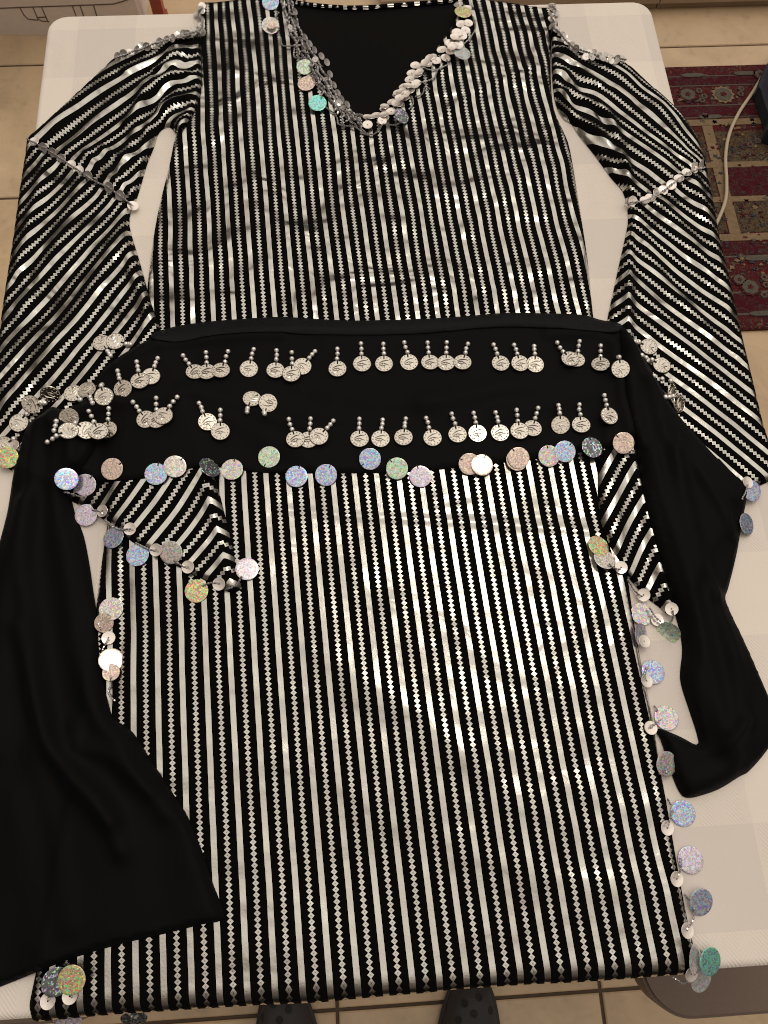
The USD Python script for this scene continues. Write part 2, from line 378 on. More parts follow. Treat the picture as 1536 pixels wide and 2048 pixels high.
HOLE = M_simple('clog_hole_black', (.004, .004, .004), .9)

# ------------------------------------------------------------------ floor
FZ = -.75
floor = obj('floor', trimesh.creation.box(extents=(5.2, 4.6, .04), transform=trimesh.transformations.translation_matrix((0, 1.2, FZ - .0240))), GROUT)
tag(stage.GetPrimAtPath(floor), kind='structure')
def rbox(x0, x1, y0, y1, z0, z1, r=.002):
    """box with bevelled top edges"""
    b = [(x0, y0), (x1, y0), (x1, y1), (x0, y1)]; t = [(x0 + r, y0 + r), (x1 - r, y0 + r), (x1 - r, y1 - r), (x0 + r, y1 - r)]
    v = [(x, y, z0) for x, y in b] + [(x, y, z1 - r) for x, y in b] + [(x, y, z1) for x, y in t]
    f = []
    for k in (0, 4):
        for i in range(4):
            j = (i + 1) % 4; f += [[k + i, k + j, k + 4 + j], [k + i, k + 4 + j, k + 4 + i]]
    f += [[8, 9, 10], [8, 10, 11], [0, 2, 1], [0, 3, 2]]
    return np.array(v, float), np.array(f)
for i in range(-4, 5):
    for j in range(-2, 6):
        x0, y0 = -.101 + .441 * i, -.178 + .4285 * j
        if y0 > 2.3: continue
        obj('tile', rbox(x0 + .003, x0 + .438, y0 + .003, y0 + .4255, FZ - .01, FZ + rng.uniform(-.0006, .0006)), TILE[int(rng.integers(3))], floor)

# ------------------------------------------------------------------ things behind and beside the table
def plate(poly2, z0, z1):
    p = Polygon(poly2).buffer(0)
    m = trimesh.creation.extrude_polygon(p, z1 - z0, engine='earcut'); m.apply_translation((0, 0, z0)); return m
# carton
ang = .03
bx = thing('cardboard_box', 'white cardboard box with a line drawing on its side, behind the table', 'cardboard box', (-.80, 2.05, FZ))
def boxpt(s, d, z): return np.array([-.52 + s, 2.054 - .02 * (s / .4) + d, FZ + z])
def slab(parent, name, mtl, s0, s1, d0, d1, z0, z1):
    c = [boxpt(s, d, z) for z in (z0, z1) for s, d in ((s0, d0), (s1, d0), (s1, d1), (s0, d1))]
    f = [[0, 2, 1], [0, 3, 2], [4, 5, 6], [4, 6, 7]]
    for i in range(4):
        j = (i + 1) % 4; f += [[i, j, 4 + j], [i, 4 + j, 4 + i]]
    return obj(name, (np.array(c), np.array(f)), mtl, parent)
slab(bx, 'front_panel', CARDBOARD, -.74, 0, 0, .006, 0, .42)
slab(bx, 'side_panel', CARDBOARD, -.006, 0, .0062, .30, 0, .42)
slab(bx, 'side_panel', CARDBOARD, -.74, -.734, .0062, .30, 0, .42)
slab(bx, 'back_panel', CARDBOARD, -.74, 0, .3002, .306, 0, .42)
slab(bx, 'flap', CARDBOARD, -.74, 0, .0, .306, .4202, .424)
def on_box(px, py):
    """pixel -> (s, z) on the box front"""
    d = FW * FPX + (px - 768) * RT - (py - 1024) * UP
    n = np.array([.05, 1.0, 0]); p0 = np.array([-.52, 2.054, FZ]); n = n / np.linalg.norm(n)
    t = ((p0 - CAM) @ n) / (d @ n); q = CAM + t * d
    return q[0] + .52, q[2] - FZ
def drawn(pts, w=.0028):
    out = []
    q = [on_box(*p) for p in pts]
    for (a, b) in zip(q[:-1], q[1:]):
        a, b = np.array(a), np.array(b); t = (b - a) / np.linalg.norm(b - a); nn = np.array([-t[1], t[0]]) * w / 2
        a2, b2 = a - t * w * .4, b + t * w * .4
        c = [a2 - nn, b2 - nn, b2 + nn, a2 + nn]
        v = [boxpt(s, -.0006, z) for s, z in c] + [boxpt(s, .001, z) for s, z in c]
        f = [[0, 1, 2], [0, 2, 3]] + [[i, 4 + i, (i + 1) % 4] for i in range(4)] + [[(i + 1) % 4, 4 + i, 4 + (i + 1) % 4] for i in range(4)]
        out.append((np.array(v), np.array(f)))
    return out
ink = []
for line in ([(-40, 18), (60, 14), (150, 11), (225, 8), (245, 3), (275, -8)], [(40, 16), (48, 30), (56, 38), (75, 40)], [(66, 15), (76, 38), (84, 42), (98, 43)], [(83, 14), (95, 41)], [(74, 35), (92, 34)],
             [(145, 12), (155, 40), (165, 60)], [(160, 11), (168, 34), (176, 55)], [(187, 10), (193, 30), (205, 55)], [(150, 60), (210, 56)]):
    ink += drawn(line)
obj('printed_drawing', cat_mesh(ink), INK, bx)
# red post beside it
rp = thing('red_post', 'slim red lacquered wooden post standing just right of the white cardboard box', 'post', (-.478, 2.10, FZ))
obj('shaft', rbox(-.492, -.464, 2.085, 2.113, FZ + .03, FZ + .5, .003), REDWOOD, rp)
obj('foot', rbox(-.496, -.460, 2.081, 2.117, FZ, FZ + .0297, .003), REDWOOD, rp)
# low stone step
st = thing('stone_step', 'low pale stone step along the back of the tiled floor', 'step', (.9, 2.25, FZ))
for k in range(3):
    x0 = .10 + k * .75
    obj('slab', rbox(x0 + .002, x0 + .748, 2.098, 2.60, FZ + .021, FZ + .05, .004), STONE, st)
    obj('riser', rbox(x0 + .002, x0 + .748, 2.108, 2.13, FZ + .0005, FZ + .0207, .001), STONE, st)

# rug
rug = thing('persian_rug', 'dark red Persian rug with cream bands and medallions on the tiles right of the table', 'rug', (1.2, 1.48, FZ))
def onrug(px, py): return at(px, py, FZ + .01)[:2]
RX0, RX1, RY0, RY1 = .30, 2.0, 1.085, 1.885
z = FZ + .0015
obj('pile', rbox(RX0, RX1, RY0, RY1, z, FZ + .009, .003), RUG, rug)
def strip(x0, x1, y0, y1, mtl, lv, name): obj(name, rbox(x0, x1, y0, y1, FZ + .0085, FZ + .009 + .0008 * lv, .0003), mtl, rug)
strip(RX0 + .03, RX1 - .03, 1.127, 1.180, RUGM, 1, 'border_band'); strip(RX0 + .03, RX1 - .03, 1.285, 1.32, RUGM, 1, 'border_band')
strip(RX0 + .03, RX1 - .03, 1.817, 1.845, RUGM, 1, 'border_band'); strip(RX0 + .03, RX1 - .03, 1.71, 1.745, RUGM, 1, 'border_band')
for y0, y1 in ((1.122, 1.127), (1.1805, 1.185), (1.28, 1.2845), (1.8455, 1.849), (1.813, 1.8165), (1.7455, 1.749), (1.706, 1.7095)): strip(RX0 + .02, RX1 - .02, y0, y1, RUGG, 1, 'border_line')
strip(.90, RX1 - .05, 1.350, 1.660, RUGF, 1, 'field')
for y0, y1 in ((1.68, 1.70), (1.545, 1.562), (1.440, 1.456), (1.326, 1.346)): strip(.70, RX1 - .04, y0, y1, RUGC, 2.5, 'cream_band')
strip(.886, .912, 1.3465, 1.6795, RUGC, 2, 'cream_band'); strip(.70, .883, 1.350, 1.660, RUGF, 1, 'field')
strip(.915, RX1 - .06, 1.4575, 1.5435, RUGM, 1.6, 'field_panel')
motifs = {}
def motif(cx, cy, r, mtl, n=9, amp=.18, lv=3, sy=1.0, ph=0.0):
    a = np.linspace(0, 2 * math.pi, 36, endpoint=False); rr = r * (1 - amp / 2 + amp / 2 * np.cos(n * a + ph))
    p = np.column_stack([cx + rr * np.cos(a), cy + rr * sy * np.sin(a)])
    motifs.setdefault(mtl.GetPath().name, (mtl, []))[1].append(plate(p, FZ + .0085, FZ + .0094 + .0008 * lv))
for px, py, r in ((1446, 190, .030), (1375, 190, .026), (1520, 150, .02), (1500, 575, .026), (1478, 560, .018)):
    c = onrug(px, py); motif(*c, r, RUGC if px == 1446 else RUG, 12, .2, 3); motif(*c, r * .75, RUGG, 8, .1, 4); motif(*c, r * .3, RUG, 5, .4, 5)
for px, py in ((1398, 182), (1408, 193), (1404, 201), (1482, 178), (1481, 188), (1528, 555), (1532, 570), (1528, 590), (1410, 232), (1475, 690), (1500, 290), (1515, 282)):
    c = onrug(px, py); motif(*c, .009, RUGG, 6, .2, 3); motif(*c, .004, RUG, 5, .2, 4)
for px, py in ((1385, 151), (1490, 147), (1420, 234), (1515, 517), (1525, 627)):
    motif(*onrug(px, py), .030, RUGG, 2, .4, 3, .35)
for k in range(420):
    cx, cy = rng.uniform(.84, 1.3), rng.uniform(1.19, 1.70)
    if cy < 1.28 or 1.75 < cy: mt = [RUGG, RUGC, RUGN][k % 3]
    else: mt = [RUGN, RUG, RUGC, RUGG, RUGM][k % 5]
    motif(cx, cy, rng.uniform(.003, .008), mt, int(rng.integers(3, 7)), .5, 2 + (k % 4) * .3, rng.uniform(.5, 1), rng.uniform(0, 6))
for k in range(90):
    cx, cy = rng.uniform(.84, 1.3), rng.choice([rng.uniform(1.755, 1.81), rng.uniform(1.19, 1.275)])
    motif(cx, cy, rng.uniform(.003, .008), [RUGG, RUGC, RUGN][k % 3], int(rng.integers(3, 7)), .5, 2 + (k % 4) * .3, rng.uniform(.5, 1), rng.uniform(0, 6))
for nm, (mtl, ms) in motifs.items(): obj('woven_motifs', cat_mesh(ms), mtl, rug, kind='stuff')

def tube(pts, r, n=6, cap=True):
    P = np.array(pts, float); T = np.gradient(P, axis=0); T /= np.linalg.norm(T, axis=1, keepdims=True) + 1e-12
    ref = np.array([0, 0, 1.0]) if abs(T[0, 2]) < .9 else np.array([1.0, 0, 0])
    r = np.broadcast_to(r, (len(P),))
    vs = []
    for p, t, rr in zip(P, T, r):
        a = np.cross(t, ref); a /= np.linalg.norm(a) + 1e-12; b = np.cross(t, a)
        for k in range(n):
            th = 2 * math.pi * k / n; vs.append(p + rr * (a * math.cos(th) + b * math.sin(th)))
    f = []
    for i in range(len(P) - 1):
        for k in range(n):
            q = (k + 1) % n; f += [[i * n + k, i * n + q, (i + 1) * n + q], [i * n + k, (i + 1) * n + q, (i + 1) * n + k]]
    if cap:
        vs += [P[0], P[-1]]; c = len(vs) - 2; e = (len(P) - 1) * n
        for k in range(n): f += [[c, (k + 1) % n, k], [c + 1, e + k, e + (k + 1) % n]]
    return np.array(vs), np.array(f)
cab = smooth_line([(1560, 95), (1536, 134), (1505, 185), (1478, 225), (1458, 270), (1451, 315), (1453, 360), (1451, 400), (1437, 438), (1415, 480), (1390, 530)], 6)
cp = at(cab[:, 0], cab[:, 1], FZ + .016 + .0)
c1 = obj('power_cable', tube(cp, .0042, 8), CABLE, smooth=True)
tag(stage.GetPrimAtPath(c1), 'cream power cable curving across the red rug', 'cable')
# navy cloth bundle at the right border of the picture
e1 = np.array([onrug(*p) for p in ((1541, 128), (1507, 188), (1509, 205), (1517, 232), (1526, 258), (1541, 292))])
out = np.vstack([e1, [[1.30, 1.62], [1.45, 1.72], [1.42, 1.90], [1.25, 1.93]]])
pn = Polygon(smooth_line(out, 5, True)).buffer(0)
v, f = trimesh.creation.triangulate_polygon(pn.segmentize(.02), engine='earcut')
m = trimesh.Trimesh(np.column_stack([v, np.zeros(len(v))]), f, process=False)
m = trimesh.creation.extrude_polygon(pn, .10, engine='earcut').subdivide_to_size(.03)
V = np.array(m.vertices); dd = np.array([pn.exterior.distance(Point(p[:2])) for p in V])
up = V[:, 2] > .005
V[up, 2] *= np.clip(dd[up] / .07, .12, 1) ** .5 * (1 + .3 * fb(V[up], 14, 14, 5)); V[:, 2] += FZ + .012
c2 = obj('navy_garment', (V, np.array(m.faces)), NAVY, smooth=True)
tag(stage.GetPrimAtPath(c2), 'dark navy garment heaped on the rug at the right, beyond the cable', 'clothing')

# stools tucked below the front of the table
def stool(label, x0, x1, y0, y1, r, top=-.30, th=.045):
    s = thing('stool', label, 'stool', ((x0 + x1) / 2, (y0 + y1) / 2, FZ), 'brown stools under the table')
    p = shapely.box(x0 + r, y0 + r, x1 - r, y1 - r).buffer(r, 12)
    ms = [plate(np.array(p.exterior.coords), top - th, top - .006)]
    seat = trimesh.creation.extrude_polygon(p, th - .005, engine='earcut'); seat.apply_translation((0, 0, top - th))
    cap = plate(np.array(p.buffer(-.004).exterior.coords), top - .0052, top)
    obj('seat', cat_mesh([seat, cap]), STOOL, s)
    for sx in (x0 + .05, x1 - .05):
        for sy in (y0 + .05, y1 - .05):
            obj('leg', tube([(sx, sy, top - th - .0005), (sx, sy, FZ)], .014, 8), WOOD, s, smooth=50)
stool('brown seat of the stool under the front right corner of the table', .279, .68, -.112, .26, .055)
stool('brown seat of the stool under the front left corner of the table', -.76, -.345, -.070, .28, .035)

# clogs
def clog(label, cx, cy, rot, flip):
    c = thing('clog', label, 'clog', (cx, cy, FZ), 'pair of clogs below the table front')
    L = .27
    n, mm = 40, 24
    t = np.linspace(0, 1, n)
    hw = .052 * np.clip(np.sin(np.pi * np.clip(t * .93 + .035, 0, 1)), 0, 1) ** .42 * (.80 + .26 * t)
    hw[0] = hw[-1] = .002
    ht = .030 + .034 * np.exp(-((t - .62) / .17) ** 2) + .014 * np.clip((t - .5) / .4, 0, 1)
    ht *= np.clip((1 - t) / .06, .25, 1) ** .5 * np.clip(t / .05, .3, 1) ** .5
    vs = []
    for i in range(n):
        for k in range(mm):
            a = 2 * math.pi * k / mm
            ca, sa = math.cos(a), math.sin(a)
            x = hw[i] * np.sign(ca) * abs(ca) ** .7
            zz = .012 + (ht[i] - .0) * (abs(sa) ** .8) if sa > 0 else .012 - .012 * abs(sa) ** .5
            vs.append((x * flip + .008 * flip * math.sin(t[i] * 3), (t[i] - .88) * L, zz))
    f = []
    for i in range(n - 1):
        for k in range(mm):
            q = (k + 1) % mm; f += [[i * mm + k, i * mm + q, (i + 1) * mm + q], [i * mm + k, (i + 1) * mm + q, (i + 1) * mm + k]]
    V = np.array(vs); R = np.array([[math.cos(rot), -math.sin(rot), 0], [math.sin(rot), math.cos(rot), 0], [0, 0, 1]])
    tm = trimesh.Trimesh(V, np.array(f), process=False)
    W = V @ R.T + [cx, cy, FZ + .001]
    if flip < 0: pass
    obj('upper', (W, np.array(f)), CLOG, c, smooth=60)
    band = [(hw[i] * sx * 1.03 * 1 + .008 * flip * math.sin(t[i] * 3), (t[i] - .88) * L, .012) for sx, rg in ((1, range(1, n - 1)), (-1, range(n - 2, 0, -1))) for i in rg]
    B = np.array(band + band[:1]) @ R.T + [cx, cy, FZ + .001]
    obj('sole_rim', tube(B, .0045, 6), CLOG, c, smooth=True)
    surf = trimesh.Trimesh(W, np.array(f), process=False); tree = cKDTree(W)
    for px, py in HOLES[flip]:
        d = FW * FPX + (px - 768) * RT - (py - 1024) * UP; d /= np.linalg.norm(d)
        loc, _, ti = surf.ray.intersects_location([CAM], [d])
        if len(loc) == 0: continue
        k = np.argmin(np.linalg.norm(loc - CAM, axis=1)); nrm = surf.face_normals[ti[k]]; nrm = nrm if nrm @ d < 0 else -nrm
        a = np.cross(nrm, [0, 1, 0]); a /= np.linalg.norm(a); b = np.cross(nrm, a); th = np.linspace(0, 2 * math.pi, 14, endpoint=False)
        ring = [loc[k] + nrm * .0008 + .0058 * (a * math.cos(x) + b * math.sin(x)) for x in th]
        vv = np.array(ring + [loc[k] + nrm * .0004] + [p - nrm * .003 for p in ring])
        ff = [[14, i, (i + 1) % 14] for i in range(14)] + [[i, 15 + i, (i + 1) % 14] for i in range(14)] + [[(i + 1) % 14, 15 + i, 15 + (i + 1) % 14] for i in range(14)]
        obj('vent_hole', (vv, np.array(ff)), HOLE, c)
HOLES = {1: [(525, 2035), (577, 2019), (559, 2040), (547, 2009)], -1: [(929, 2007), (958, 1995), (948, 2028), (981, 2021), (917, 2040)]}
clog('left charcoal foam clog of the pair, toe poking out under the dress hem', -.190, -.168, .02, 1)
clog('right charcoal foam clog of the pair, toe and five vent holes in view', .122, -.178, -.06, -1)

# ------------------------------------------------------------------ table and tablecloth
tb = thing('table', 'table hidden under the white damask cloth, carrying the striped dress', 'table', (0, .568, FZ))
p = shapely.box(-.392, .008, .392, TD - .008).buffer(-.03).buffer(.03, 12)
obj('tabletop', plate(np.array(p.exterior.coords), -.032, -.004), WOOD, tb)
for sx in (-.34, .34):
    for sy in (.07, 1.06): obj('leg', rbox(sx - .025, sx + .025, sy - .025, sy + .025, FZ + .0003, -.0323, .003), WOOD, tb)
def tablecloth():
    RC = .026
    rect = shapely.box(-TW, 0, TW, TD).buffer(-RC).buffer(RC, 16)
    ring = resample(np.array(rect.exterior.coords), .008)
    if not Polygon(ring).exterior.is_ccw: ring = ring[::-1]
    n = len(ring); nxt, prv = np.roll(ring, -1, 0), np.roll(ring, 1, 0)
    tg = nxt - prv; tg /= np.linalg.norm(tg, axis=1, keepdims=True); nr = np.column_stack([tg[:, 1], -tg[:, 0]])
    s = np.arange(n) * .008
    prof = [(-.008, 0)] + [(-.008 + .008 * math.sin(a), -.008 + .008 * math.cos(a)) for a in np.linspace(.3, math.pi / 2, 5)] + [(.001, -.03), (.003, -.06), (.005, -.10), (.007, -.14)]
    V, F = [], []
    for k, (o, zz) in enumerate(prof):
        wv = .004 * np.sin(s * 38 + np.sin(s * 9) * 2) * min(1, max(0, -zz - .02) / .1)
        V.append(np.column_stack([ring + nr * (o + wv)[:, None] if np.ndim(wv) else ring + nr * o, np.full(n, zz)]))
    V = np.vstack(V)
    for k in range(len(prof) - 1):
        for i in range(n):
            j = (i + 1) % n; F += [[k * n + i, (k + 1) * n + i, (k + 1) * n + j], [k * n + i, (k + 1) * n + j, k * n + j]]
    top = V[:n, :2]
    xs, ys = np.meshgrid(np.arange(-.39, .39, .02), np.arange(.01, TD - .01, .02)); I = np.column_stack([xs.ravel(), ys.ravel()])
    I = I[shapely.contains_xy(Polygon(top).buffer(-.008), I[:, 0], I[:, 1])]
    PT = np.vstack([top, I]); t = Delaunay(PT).simplices; c = PT[t].mean(1); t = t[shapely.contains_xy(Polygon(top), c[:, 0], c[:, 1])]
    a, b, cc = PT[t[:, 0]], PT[t[:, 1]], PT[t[:, 2]]
    ar = (b[:, 0] - a[:, 0]) * (cc[:, 1] - a[:, 1]) - (b[:, 1] - a[:, 1]) * (cc[:, 0] - a[:, 0]); t[ar < 0] = t[ar < 0][:, ::-1]
    m = len(V)
    V = np.vstack([V, np.column_stack([I, np.zeros(len(I))])])
    idx = np.concatenate([np.arange(n), m + np.arange(len(I))])
    return V, np.vstack([np.array(F), idx[t]])
tc = obj('tablecloth', tablecloth(), LINEN, smooth=True)
tag(stage.GetPrimAtPath(tc), 'white damask tablecloth with woven squares stretched over the table under the dress', 'tablecloth')

# ------------------------------------------------------------------ the dress
T, S0, SA = .022395, .04331, -.05960
dress = thing('striped_dress', 'long black dress with silver foil stripes and bell sleeves laid on the tablecloth', 'dress', (0, .55, 0))
def body_uv(P):
    w = .0022 * fb(P, 24, 11, 3) * np.clip((P[:, 1] - .55) / .2, .25, 2.2)
    x = P[:, 0] + w - S0 - SA * P[:, 1]
    return np.column_stack([x / T, P[:, 1] / T])
def on(px, py, z=None): return tuple((lay(np.array([px]), np.array([py]), .0025)[0] if z is None else at(px, py, z))[:2])
# back neck lining lies under the front
neck_top = [(572, -8), (600, 5), (640, 9), (700, 13), (760, 10), (830, 4), (900, -2), (945, -10)]
lin = [on(*p) for p in neck_top + [(930, 70), (870, 160), (800, 230), (735, 262), (670, 235), (610, 160), (578, 70)]]
cloth('neck_lining', lin, LINING, dress, thick=.002, edge=.004, folds=lambda P: .0006 * fb(P, 18, 6, 11), res=.005)
nb = smooth_line([(560, -6), (590, 2), (620, 7), (660, 11), (700, 13), (760, 11), (830, 5), (890, 0), (940, -8)], 4)
obj('neck_binding', tube(lay(nb[:, 0], nb[:, 1] + 3, .002), .0030, 8), STRIPE, dress, smooth=True, uv=np.column_stack([np.repeat(np.arange(len(nb)) * .33, 8), np.tile(np.arange(8) * .1, len(nb))]).tolist() + [[0, 0], [0, 0]])
# body
left = [(398, 10), (401, 60), (400, 120), (396, 185), (372, 240), (352, 266), (338, 330), (315, 425), (300, 520), (287, 640), (262, 780), (230, 950), (203, 1120), (186, 1260), (176, 1330), (160, 1440), (138, 1580), (114, 1720), (86, 1870), (62, 1985)]
right = [(1388, 1890), (1378, 1850), (1360, 1755), (1340, 1640), (1322, 1535), (1303, 1420), (1284, 1330), (1270, 1250), (1252, 1120), (1232, 960), (1210, 780), (1188, 640), (1176, 520), (1160, 415), (1141, 300), (1128, 262), (1108, 215), (1102, 150), (1103, 80), (1106, 22)]
bl, br = np.array(on(62, 1985)), np.array(on(1388, 1890)); dl = bl - np.array(on(114, 1720)); dr = br - np.array(on(1360, 1755))
dl /= -dl[1]; dr /= -dr[1]
HEM = -.075
hemL = bl + dl * (bl[1] - HEM); hemR = br + dr * (br[1] - HEM)
midL = bl + dl * (bl[1] - .0); midR = br + dr * (br[1] - .0)
neck = [(928, 2), (912, 35), (888, 73), (852, 120), (822, 163), (792, 204), (760, 232), (737, 238), (702, 216), (672, 182), (646, 142), (622, 102), (601, 62), (588, 20)]
topR = [(1080, 15), (1030, 8), (985, 2), (940, -8)]; topL = [(575, -8), (530, 0), (480, 2), (430, 6)]
outl = [on(*p) for p in left] + [tuple(midL), tuple(hemL), tuple(hemL * .5 + hemR * .5), tuple(hemR), tuple(midR)] + [on(*p) for p in right] + [on(*p) for p in topR] + [on(*p) for p in neck] + [on(*p) for p in topL]
foldlines = [([(1080, 130), (1010, 150), (930, 190), (870, 235)], .0016, .006), ([(1090, 60), (1040, 180), (1030, 280)], .0016, .006), ([(470, 90), (455, 180), (430, 260)], .0015, .007), ([(390, 255), (470, 330), (560, 380)], .0012, .008),
             ([(1100, 250), (1040, 350), (930, 450)], .0012, .008), ([(600, 590), (760, 600), (950, 570), (1080, 585)], .0012, .006), ([(560, 480), (760, 540), (900, 590)], .0008, .006), ([(380, 560), (520, 600), (620, 610)], .0009, .006),
             ([(700, 1380), (860, 1470), (1010, 1580), (1150, 1650)], .0011, .012), ([(620, 1300), (830, 1420), (980, 1540)], .0009, .009), ([(880, 1240), (1010, 1330), (1200, 1380)], .0010, .010), ([(1000, 1130), (1160, 1190), (1240, 1250)], .0010, .010),
             ([(560, 1015), (750, 1030), (950, 1040), (1180, 1055)], .0011, .004), ([(930, 1700), (1100, 1760), (1330, 1780)], .0010, .012), ([(700, 1580), (800, 1660), (860, 1800)], .0006, .014), ([(1020, 1500), (1110, 1560), (1260, 1620)], .0009, .008),
             ([(252, 1120), (240, 1260), (215, 1400)], -.0012, .006), ([(1240, 1100), (1290, 1300), (1330, 1500)], .0012, .006), ([(1330, 1650), (1350, 1760), (1368, 1880)], .0012, .005)]
foldlines = [(smooth_line(pl(a, .012), 4), b, c) for a, b, c in foldlines]
def body_folds(P):
    up = np.clip((P[:, 1] - .50) / .12, 0, 1)
    z = (.0050 * fb(P, 13, 36, 1, .10, 1) + .0008 * fb(P, 38, 40, 2, 0, 1)) * (.30 + .70 * up)
    z += .0062 * fb(P, 9, 17, 4, .5, 2) + .0050 * fb(P, 7, 7, 9, 0, 2)
    side = np.clip((np.abs(P[:, 0]) - .14) / .08, 0, 1) * np.clip((P[:, 1] - .72) / .15, 0, 1)
    z += .0030 * side * fb(P, 20, 26, 6, .6, 2)
    for ln, a, w in foldlines:
        z += 1.5 * a * np.exp(-(seg_dist(P, ln) / w) ** 2)
    return z
cloth('body', outl, STRIPE, dress, thick=.0050, edge=.0065, gap=.0012, folds=body_folds, uv=body_uv, res=.0034, to_bend=True, closed_smooth=3)

# sleeves
def rbf_uv(lines, direction, tilt=0.0):
    """stripe field through points read off the silver bars: (whole number, points)"""
    Q, val = [], []
    for k, pts in lines:
        q = resample(smooth_line(pl(pts, .014), 4), .012); Q.append(q); val += [k] * len(q)
    Q = np.vstack(Q); val = np.array(val, float)
    f = RBFInterpolator(Q, val, kernel='thin_plate_spline', smoothing=2e-5, neighbors=None)
    d = np.array(direction, float); d /= np.linalg.norm(d)
    def uv(P):
        return np.column_stack([f(P), (P @ d) / T])
    return uv
def wz(P): return np.asarray(P)
# left upper sleeve
z3 = lambda pts: [(x / 3, y / 3) for x, y in pts]
LU = [(1, z3([(1190, 250), (1120, 268), (1040, 245), (950, 320), (830, 385), (640, 490), (450, 620), (300, 720), (225, 800)])),
      (2, z3([(1190, 345), (1100, 385), (1030, 345), (960, 410), (870, 470), (690, 610), (560, 700), (400, 830), (330, 870)])), (3, z3([(1190, 440), (1080, 465), (1000, 475), (920, 560), (800, 655), (600, 800), (440, 905)])),
      (4, z3([(1190, 545), (1080, 560), (1000, 580), (905, 700), (740, 815), (590, 910), (500, 1010)])), (5, z3([(1140, 650), (1030, 680), (940, 760), (880, 850), (740, 960), (640, 1060), (560, 1110)])), (6, z3([(1110, 720), (980, 840), (900, 930), (780, 1060), (690, 1130)])),
      (7, z3([(1080, 800), (990, 920), (900, 1040), (800, 1160), (760, 1220)]))]
def dirv(a, b):
    A, B = np.array(on(*a)), np.array(on(*b)); return B - A
uvLU = rbf_uv(LU, dirv((340, 110), (90, 280)))
LUo = [(398, 60), (372, 70), (340, 74), (300, 88), (262, 103), (229, 116), (190, 152), (130, 208), (80, 255), (54, 279), (64, 290), (108, 313), (160, 345), (205, 377), (240, 402), (262, 414), (276, 385), (292, 330), (306, 295), (318, 262), (340, 252), (358, 262), (380, 235), (399, 190), (401, 120)]
gath = [(smooth_line(pl(a, .014), 4), b, c) for a, b, c in [([(388, 90), (350, 100), (320, 105), (250, 135)], .004, .006), ([(396, 150), (345, 140), (300, 170), (250, 240)], .005, .006), ([(396, 185), (340, 200), (305, 230), (290, 300), (280, 380)], .007, .007), ([(340, 165), (310, 190), (300, 240)], -.004, .005),
        ([(300, 150), (285, 170), (270, 250), (240, 330)], .004, .007), ([(395, 120), (350, 118), (310, 130)], .004, .005), ([(230, 190), (170, 250), (120, 300)], .0025, .008), ([(330, 250), (318, 235), (310, 215)], -.003, .005), ([(200, 290), (240, 310), (280, 310)], .003, .006), ([(170, 300), (210, 340), (260, 370)], .003, .006)]]
def wrinkles(lines, a1, sx, sy, ang, seed):
    def f(P):
        z = a1 * fb(P, sx, sy, seed, ang, 2) + .0022 * fb(P, 34, 34, seed + 1, 0, 2)
        for ln, a, w in lines: z = z + a * np.exp(-(seg_dist(P, ln) / w) ** 2)
        return z
    return f
sl = cloth('sleeve', [on(*p) for p in LUo], STRIPE, dress, thick=.006, edge=.009, folds=wrinkles(gath, .006, 9, 34, .9, 21), uv=uvLU, res=.0028, blur=2, closed_smooth=3, label='sleeve on the left of the photo, upper part down to the elbow trim')
# right upper sleeve
o3 = lambda pts: [(1012 + x / 2.931, y / 2.931) for x, y in pts]
RU = [(-1, o3([(800, 400), (930, 500), (1040, 610)])), (0, o3([(500, 280), (690, 375), (810, 480), (940, 575), (1040, 690)])), (1, o3([(250, 290), (330, 300), (400, 358), (480, 385), (650, 485), (850, 640), (1000, 780), (1110, 900)])),
      (2, o3([(250, 385), (330, 405), (390, 485), (540, 525), (700, 650), (850, 765), (1000, 870), (1120, 965)])), (3, o3([(285, 485), (335, 520), (380, 590), (500, 632), (590, 685), (850, 855), (1000, 960), (1080, 1010)])),
      (4, o3([(310, 590), (370, 660), (480, 770), (560, 812), (700, 900), (860, 990), (980, 1080)])), (5, o3([(340, 690), (430, 830), (560, 930), (720, 1010), (880, 1120)])), (6, o3([(360, 760), (440, 900), (600, 1060), (760, 1150)]))]
uvRU = rbf_uv(RU, dirv((1130, 110), (1390, 300)))
RUo = [(1106, 42), (1120, 66), (1138, 90), (1165, 106), (1205, 116), (1252, 126), (1300, 168), (1350, 212), (1388, 262), (1404, 300), (1412, 328), (1402, 340), (1362, 359), (1320, 384), (1288, 400), (1258, 408), (1246, 380), (1222, 352), (1190, 308), (1158, 268), (1144, 246), (1128, 236), (1112, 205), (1104, 140)]
gR = [(smooth_line(pl(a, .014), 4), b, c) for a, b, c in [([(1105, 90), (1135, 95), (1165, 135), (1200, 160)], .004, .006), ([(1102, 130), (1135, 140), (1155, 185), (1215, 215), (1240, 290), (1270, 390)], .005, .006), ([(1105, 170), (1130, 180), (1145, 220), (1200, 260), (1255, 330)], .005, .006), ([(1110, 210), (1140, 235), (1180, 300)], .005, .005),
       ([(1190, 200), (1220, 250), (1245, 320)], -.003, .005), ([(1240, 170), (1320, 240), (1390, 320)], .002, .008), ([(1150, 250), (1190, 310), (1225, 350)], .005, .007), ([(1280, 200), (1340, 270), (1370, 330)], -.002, .007)]]
sr = cloth('sleeve', [on(*p) for p in RUo], STRIPE, dress, thick=.006, edge=.009, folds=wrinkles(gR, .0055, 9, 30, -.8, 31), uv=uvRU, res=.0028, blur=2, closed_smooth=3, label='sleeve on the right of the photo, upper part down to the elbow trim')
